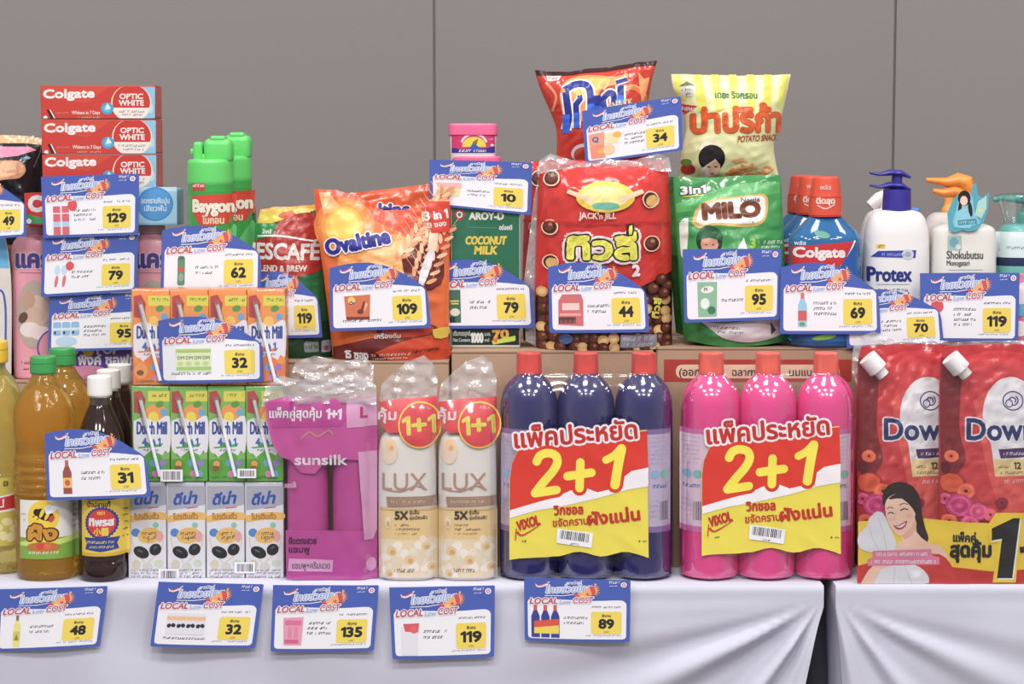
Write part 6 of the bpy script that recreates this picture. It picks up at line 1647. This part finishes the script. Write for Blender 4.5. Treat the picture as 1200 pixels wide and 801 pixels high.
def teal():
    axis, Yc = 1199, .15
    prof = [(404, 30), (402, 34), (396, 35), (340, 35), (290, 34), (275, 33), (266, 29), (262, 22)]
    B = Bottle('pump_bottle', 'teal and white pump bottle under a clear domed cap', 'pump bottle', axis, Yc, prof, 405, ratio=.8, ex=2.3, z0=ZE)
    B.body('bottle', M('#5fa8a6', .25, .5, name='teal_plastic'))
    B.body('overcap', film_mat('clear_overcap', '#cfe8e4', 0.14, 0.6, .06), [(264, 24), (258, 26), (244, 30), (234, 34), (230, 36), (228, 33), (226.5, 20)], 40, ratio=.9, ex=2)
    c = B.body('pump', M('#3f9c94', .3, .5), [(264, 12), (250, 11), (248, 6), (238, 5), (236, 9), (231, 9)], 30, ratio=1, ex=2)
    from_bm('pump_nozzle', tube_bm([P3(B, 1164, 234), P3(B, 1176, 232), P3(B, 1190, 233), P3(B, 1206, 235)], [.003, .004, .005, .005], 12), M('#3f9c94', .3, .5), B.root).parent = c
    A = Art()
    A.rect(1168, 272, 1230, 302, M('#cfe0e2', .3)); A.rect(1167, 302, 1231, 312, M('#1f2c50', .3)); A.rect(1167, 312, 1231, 322, M('#6ab4ac', .3)); A.micro(1182, 292, 26, 3, M('#6a8a90', .3))
    B.art(A, gx=.003)
    B = Bag('refill_pouch', 'pink and white pouch half behind the last tag on the pump bottle shelf', 'pouch', .112, [(1188, 322), (1186, 360), (1186, 400)], [(1262, 322), (1264, 360), (1264, 400)], [321, 320, 320, 320, 321], [404, 405, 405, 405, 404], .01, 'stand', .001, 60, 151, M('#d9748a', .3, .45), zb=ZE)
    A = Art(); A.ell(1200, 345, 8, 14, M('#ead8dc', .3)); A.ell(1196, 385, 8, 9, M('#efe4e4', .3)); A.poly([(1189, 358), (1220, 352), (1220, 366), (1189, 372)], M('#5fa8c8', .3))
    B.art(A)
teal()

# ------------------------------------------------------------------ every price tag where it stands
FY = -0.0262
tag([(-1, 690), (126, 686), (117, 757), (-5, 763)], FY, '48', 'oil', 'tag priced 48 with an oil bottle picture on the cloth under the oil bottles', False, 2, bend=.003, pbox=(14, 34, 20, 40), seed=1)
tag([(186, 681), (309, 684), (299, 759), (176, 757)], FY, '32', 'cartons_bean', 'tag priced 32 on the cloth below the silver soy milk cartons', False, 0, bend=.003, pbox=(16, 36, 46, 28), seed=2)
tag([(320, 685), (444, 685), (438, 762), (317, 763)], FY, '135', 'pinkpack', 'tag priced 135 with a pink pack picture on the cloth under the magenta bottle pack', False, 3, bend=.003, pbox=(14, 38, 24, 34), seed=3)
tag([(456, 688), (580, 685), (579, 769), (460, 772)], FY, '119', 'whitepack', 'tag priced 119 on the cloth below the two white shower cream bottles', False, 2, bend=.003, seed=4, pbox=(10, 40, 24, 36))
tag([(614, 676), (739, 679), (738, 752), (615, 750)], FY, '89', 'threebottles', 'tag priced 89 with three blue bottles pictured on the cloth', False, 2, bend=.003, pbox=(8, 34, 33, 41), seed=5)
tag([(52, 503), (170, 501), (177, 582), (55, 586)], -0.004, '31', 'sauce', 'arched tag priced 31 standing before the dark sauce bottle', True, 2, bend=.003, seed=6)
tag([(185, 371), (308, 369), (309, 447), (188, 449)], 0.0265, '32', 'cartons_green', 'arched tag priced 32 stuck on the orange drink cartons', True, 0, bend=.003, pbox=(20, 38, 42, 28), seed=7)
tag([(190, 265), (307, 262), (306, 342), (188, 344)], 0.086, '62', 'can', 'arched tag priced 62 with a can picture before the green spray cans', True, 2, bend=.003, seed=8)
tag([(58, 347), (170, 342), (172, 409), (56, 412)], 0.195, '95', 'bluecups', 'lowest of three stacked tags, priced 95 with three blue cups pictured', False, 3, bend=.001, pbox=(6, 34, 34, 38), seed=9)
tag([(50, 276), (162, 272), (161, 341), (48, 348)], 0.1905, '79', 'brushes', 'middle of three stacked tags, priced 79 with brushes pictured', False, 2, bend=.002, pbox=(16, 38, 18, 30), seed=10)
tag([(48, 207), (163, 203), (162, 275), (51, 279)], 0.186, '129', 'toothpaste', 'topmost of three stacked tags, priced 129 hanging on the red toothpaste boxes', False, 3, bend=.002, pbox=(14, 34, 22, 42), seed=11)
tag([(-62, 208), (32, 211), (31, 277), (-60, 283)], 0.186, '49', 'pinkjar', 'tag priced 49 before the black bag with a gold top', True, 2, bend=.002, seed=12)
tag([(297, 318), (372, 317), (378, 395), (290, 397)], 0.112, '119', 'can', 'arched tag priced 119 on the green and red coffee bag', True, 0, bend=.002, seed=13)
tag([(386, 309), (500, 304), (505, 384), (387, 388)], 0.086, '109', 'orangebag', 'arched tag priced 109 on the orange malt drink bag', True, 0, bend=.003, pbox=(17, 38, 34, 31), seed=14)
tag([(508, 305), (622, 301), (627, 384), (509, 385)], 0.128, '79', 'carton', 'arched tag priced 79 on the green coconut milk carton', True, 2, bend=.002, seed=15)
tag([(503, 187), (624, 190), (622, 252), (504, 240)], 0.127, '10', 'pinkjar', 'square tag priced 10 leaning under the small pink tub', False, 2, bend=.002, pbox=(8, 38, 32, 24), seed=16)
tag([(682, 130), (798, 112), (800, 176), (686, 192)], 0.128, '34', 'snacks', 'tilted tag priced 34 stuck to the red snack bag', False, 3, bend=.002, pbox=(6, 36, 40, 38), seed=17)
tag([(642, 308), (757, 305), (761, 389), (644, 390)], 0.086, '44', 'redpack', 'arched tag priced 44 on the chocolate ball pack', True, 2, bend=.003, seed=18, pbox=(10, 36, 33, 36))
tag([(800, 292), (916, 291), (914, 374), (802, 378)], 0.086, '95', 'greenbag', 'square tag priced 95 on the green malt powder bag', False, 1, bend=.003, seed=19, pbox=(17, 36, 26, 38))
tag([(915, 308), (1030, 306), (1032, 391), (914, 391)], 0.0825, '69', 'mouthwash', 'arched tag priced 69 before the blue mouthwash', True, 3, bend=.002, seed=20, pbox=(18, 34, 18, 38))
tag([(990, 340), (1101, 336), (1106, 402), (992, 408)], 0.0862, '70', 'badge', 'arched tag priced 70 half behind the next tag on the pump bottles', True, 3, bend=.001, seed=21)
tag([(1078, 320), (1195, 319), (1193, 400), (1080, 399)], 0.0905, '119', 'badge', 'square tag priced 119 before the white bottle with the orange pump', False, 4, bend=.002, seed=22, pbox=(14, 36, 22, 30))
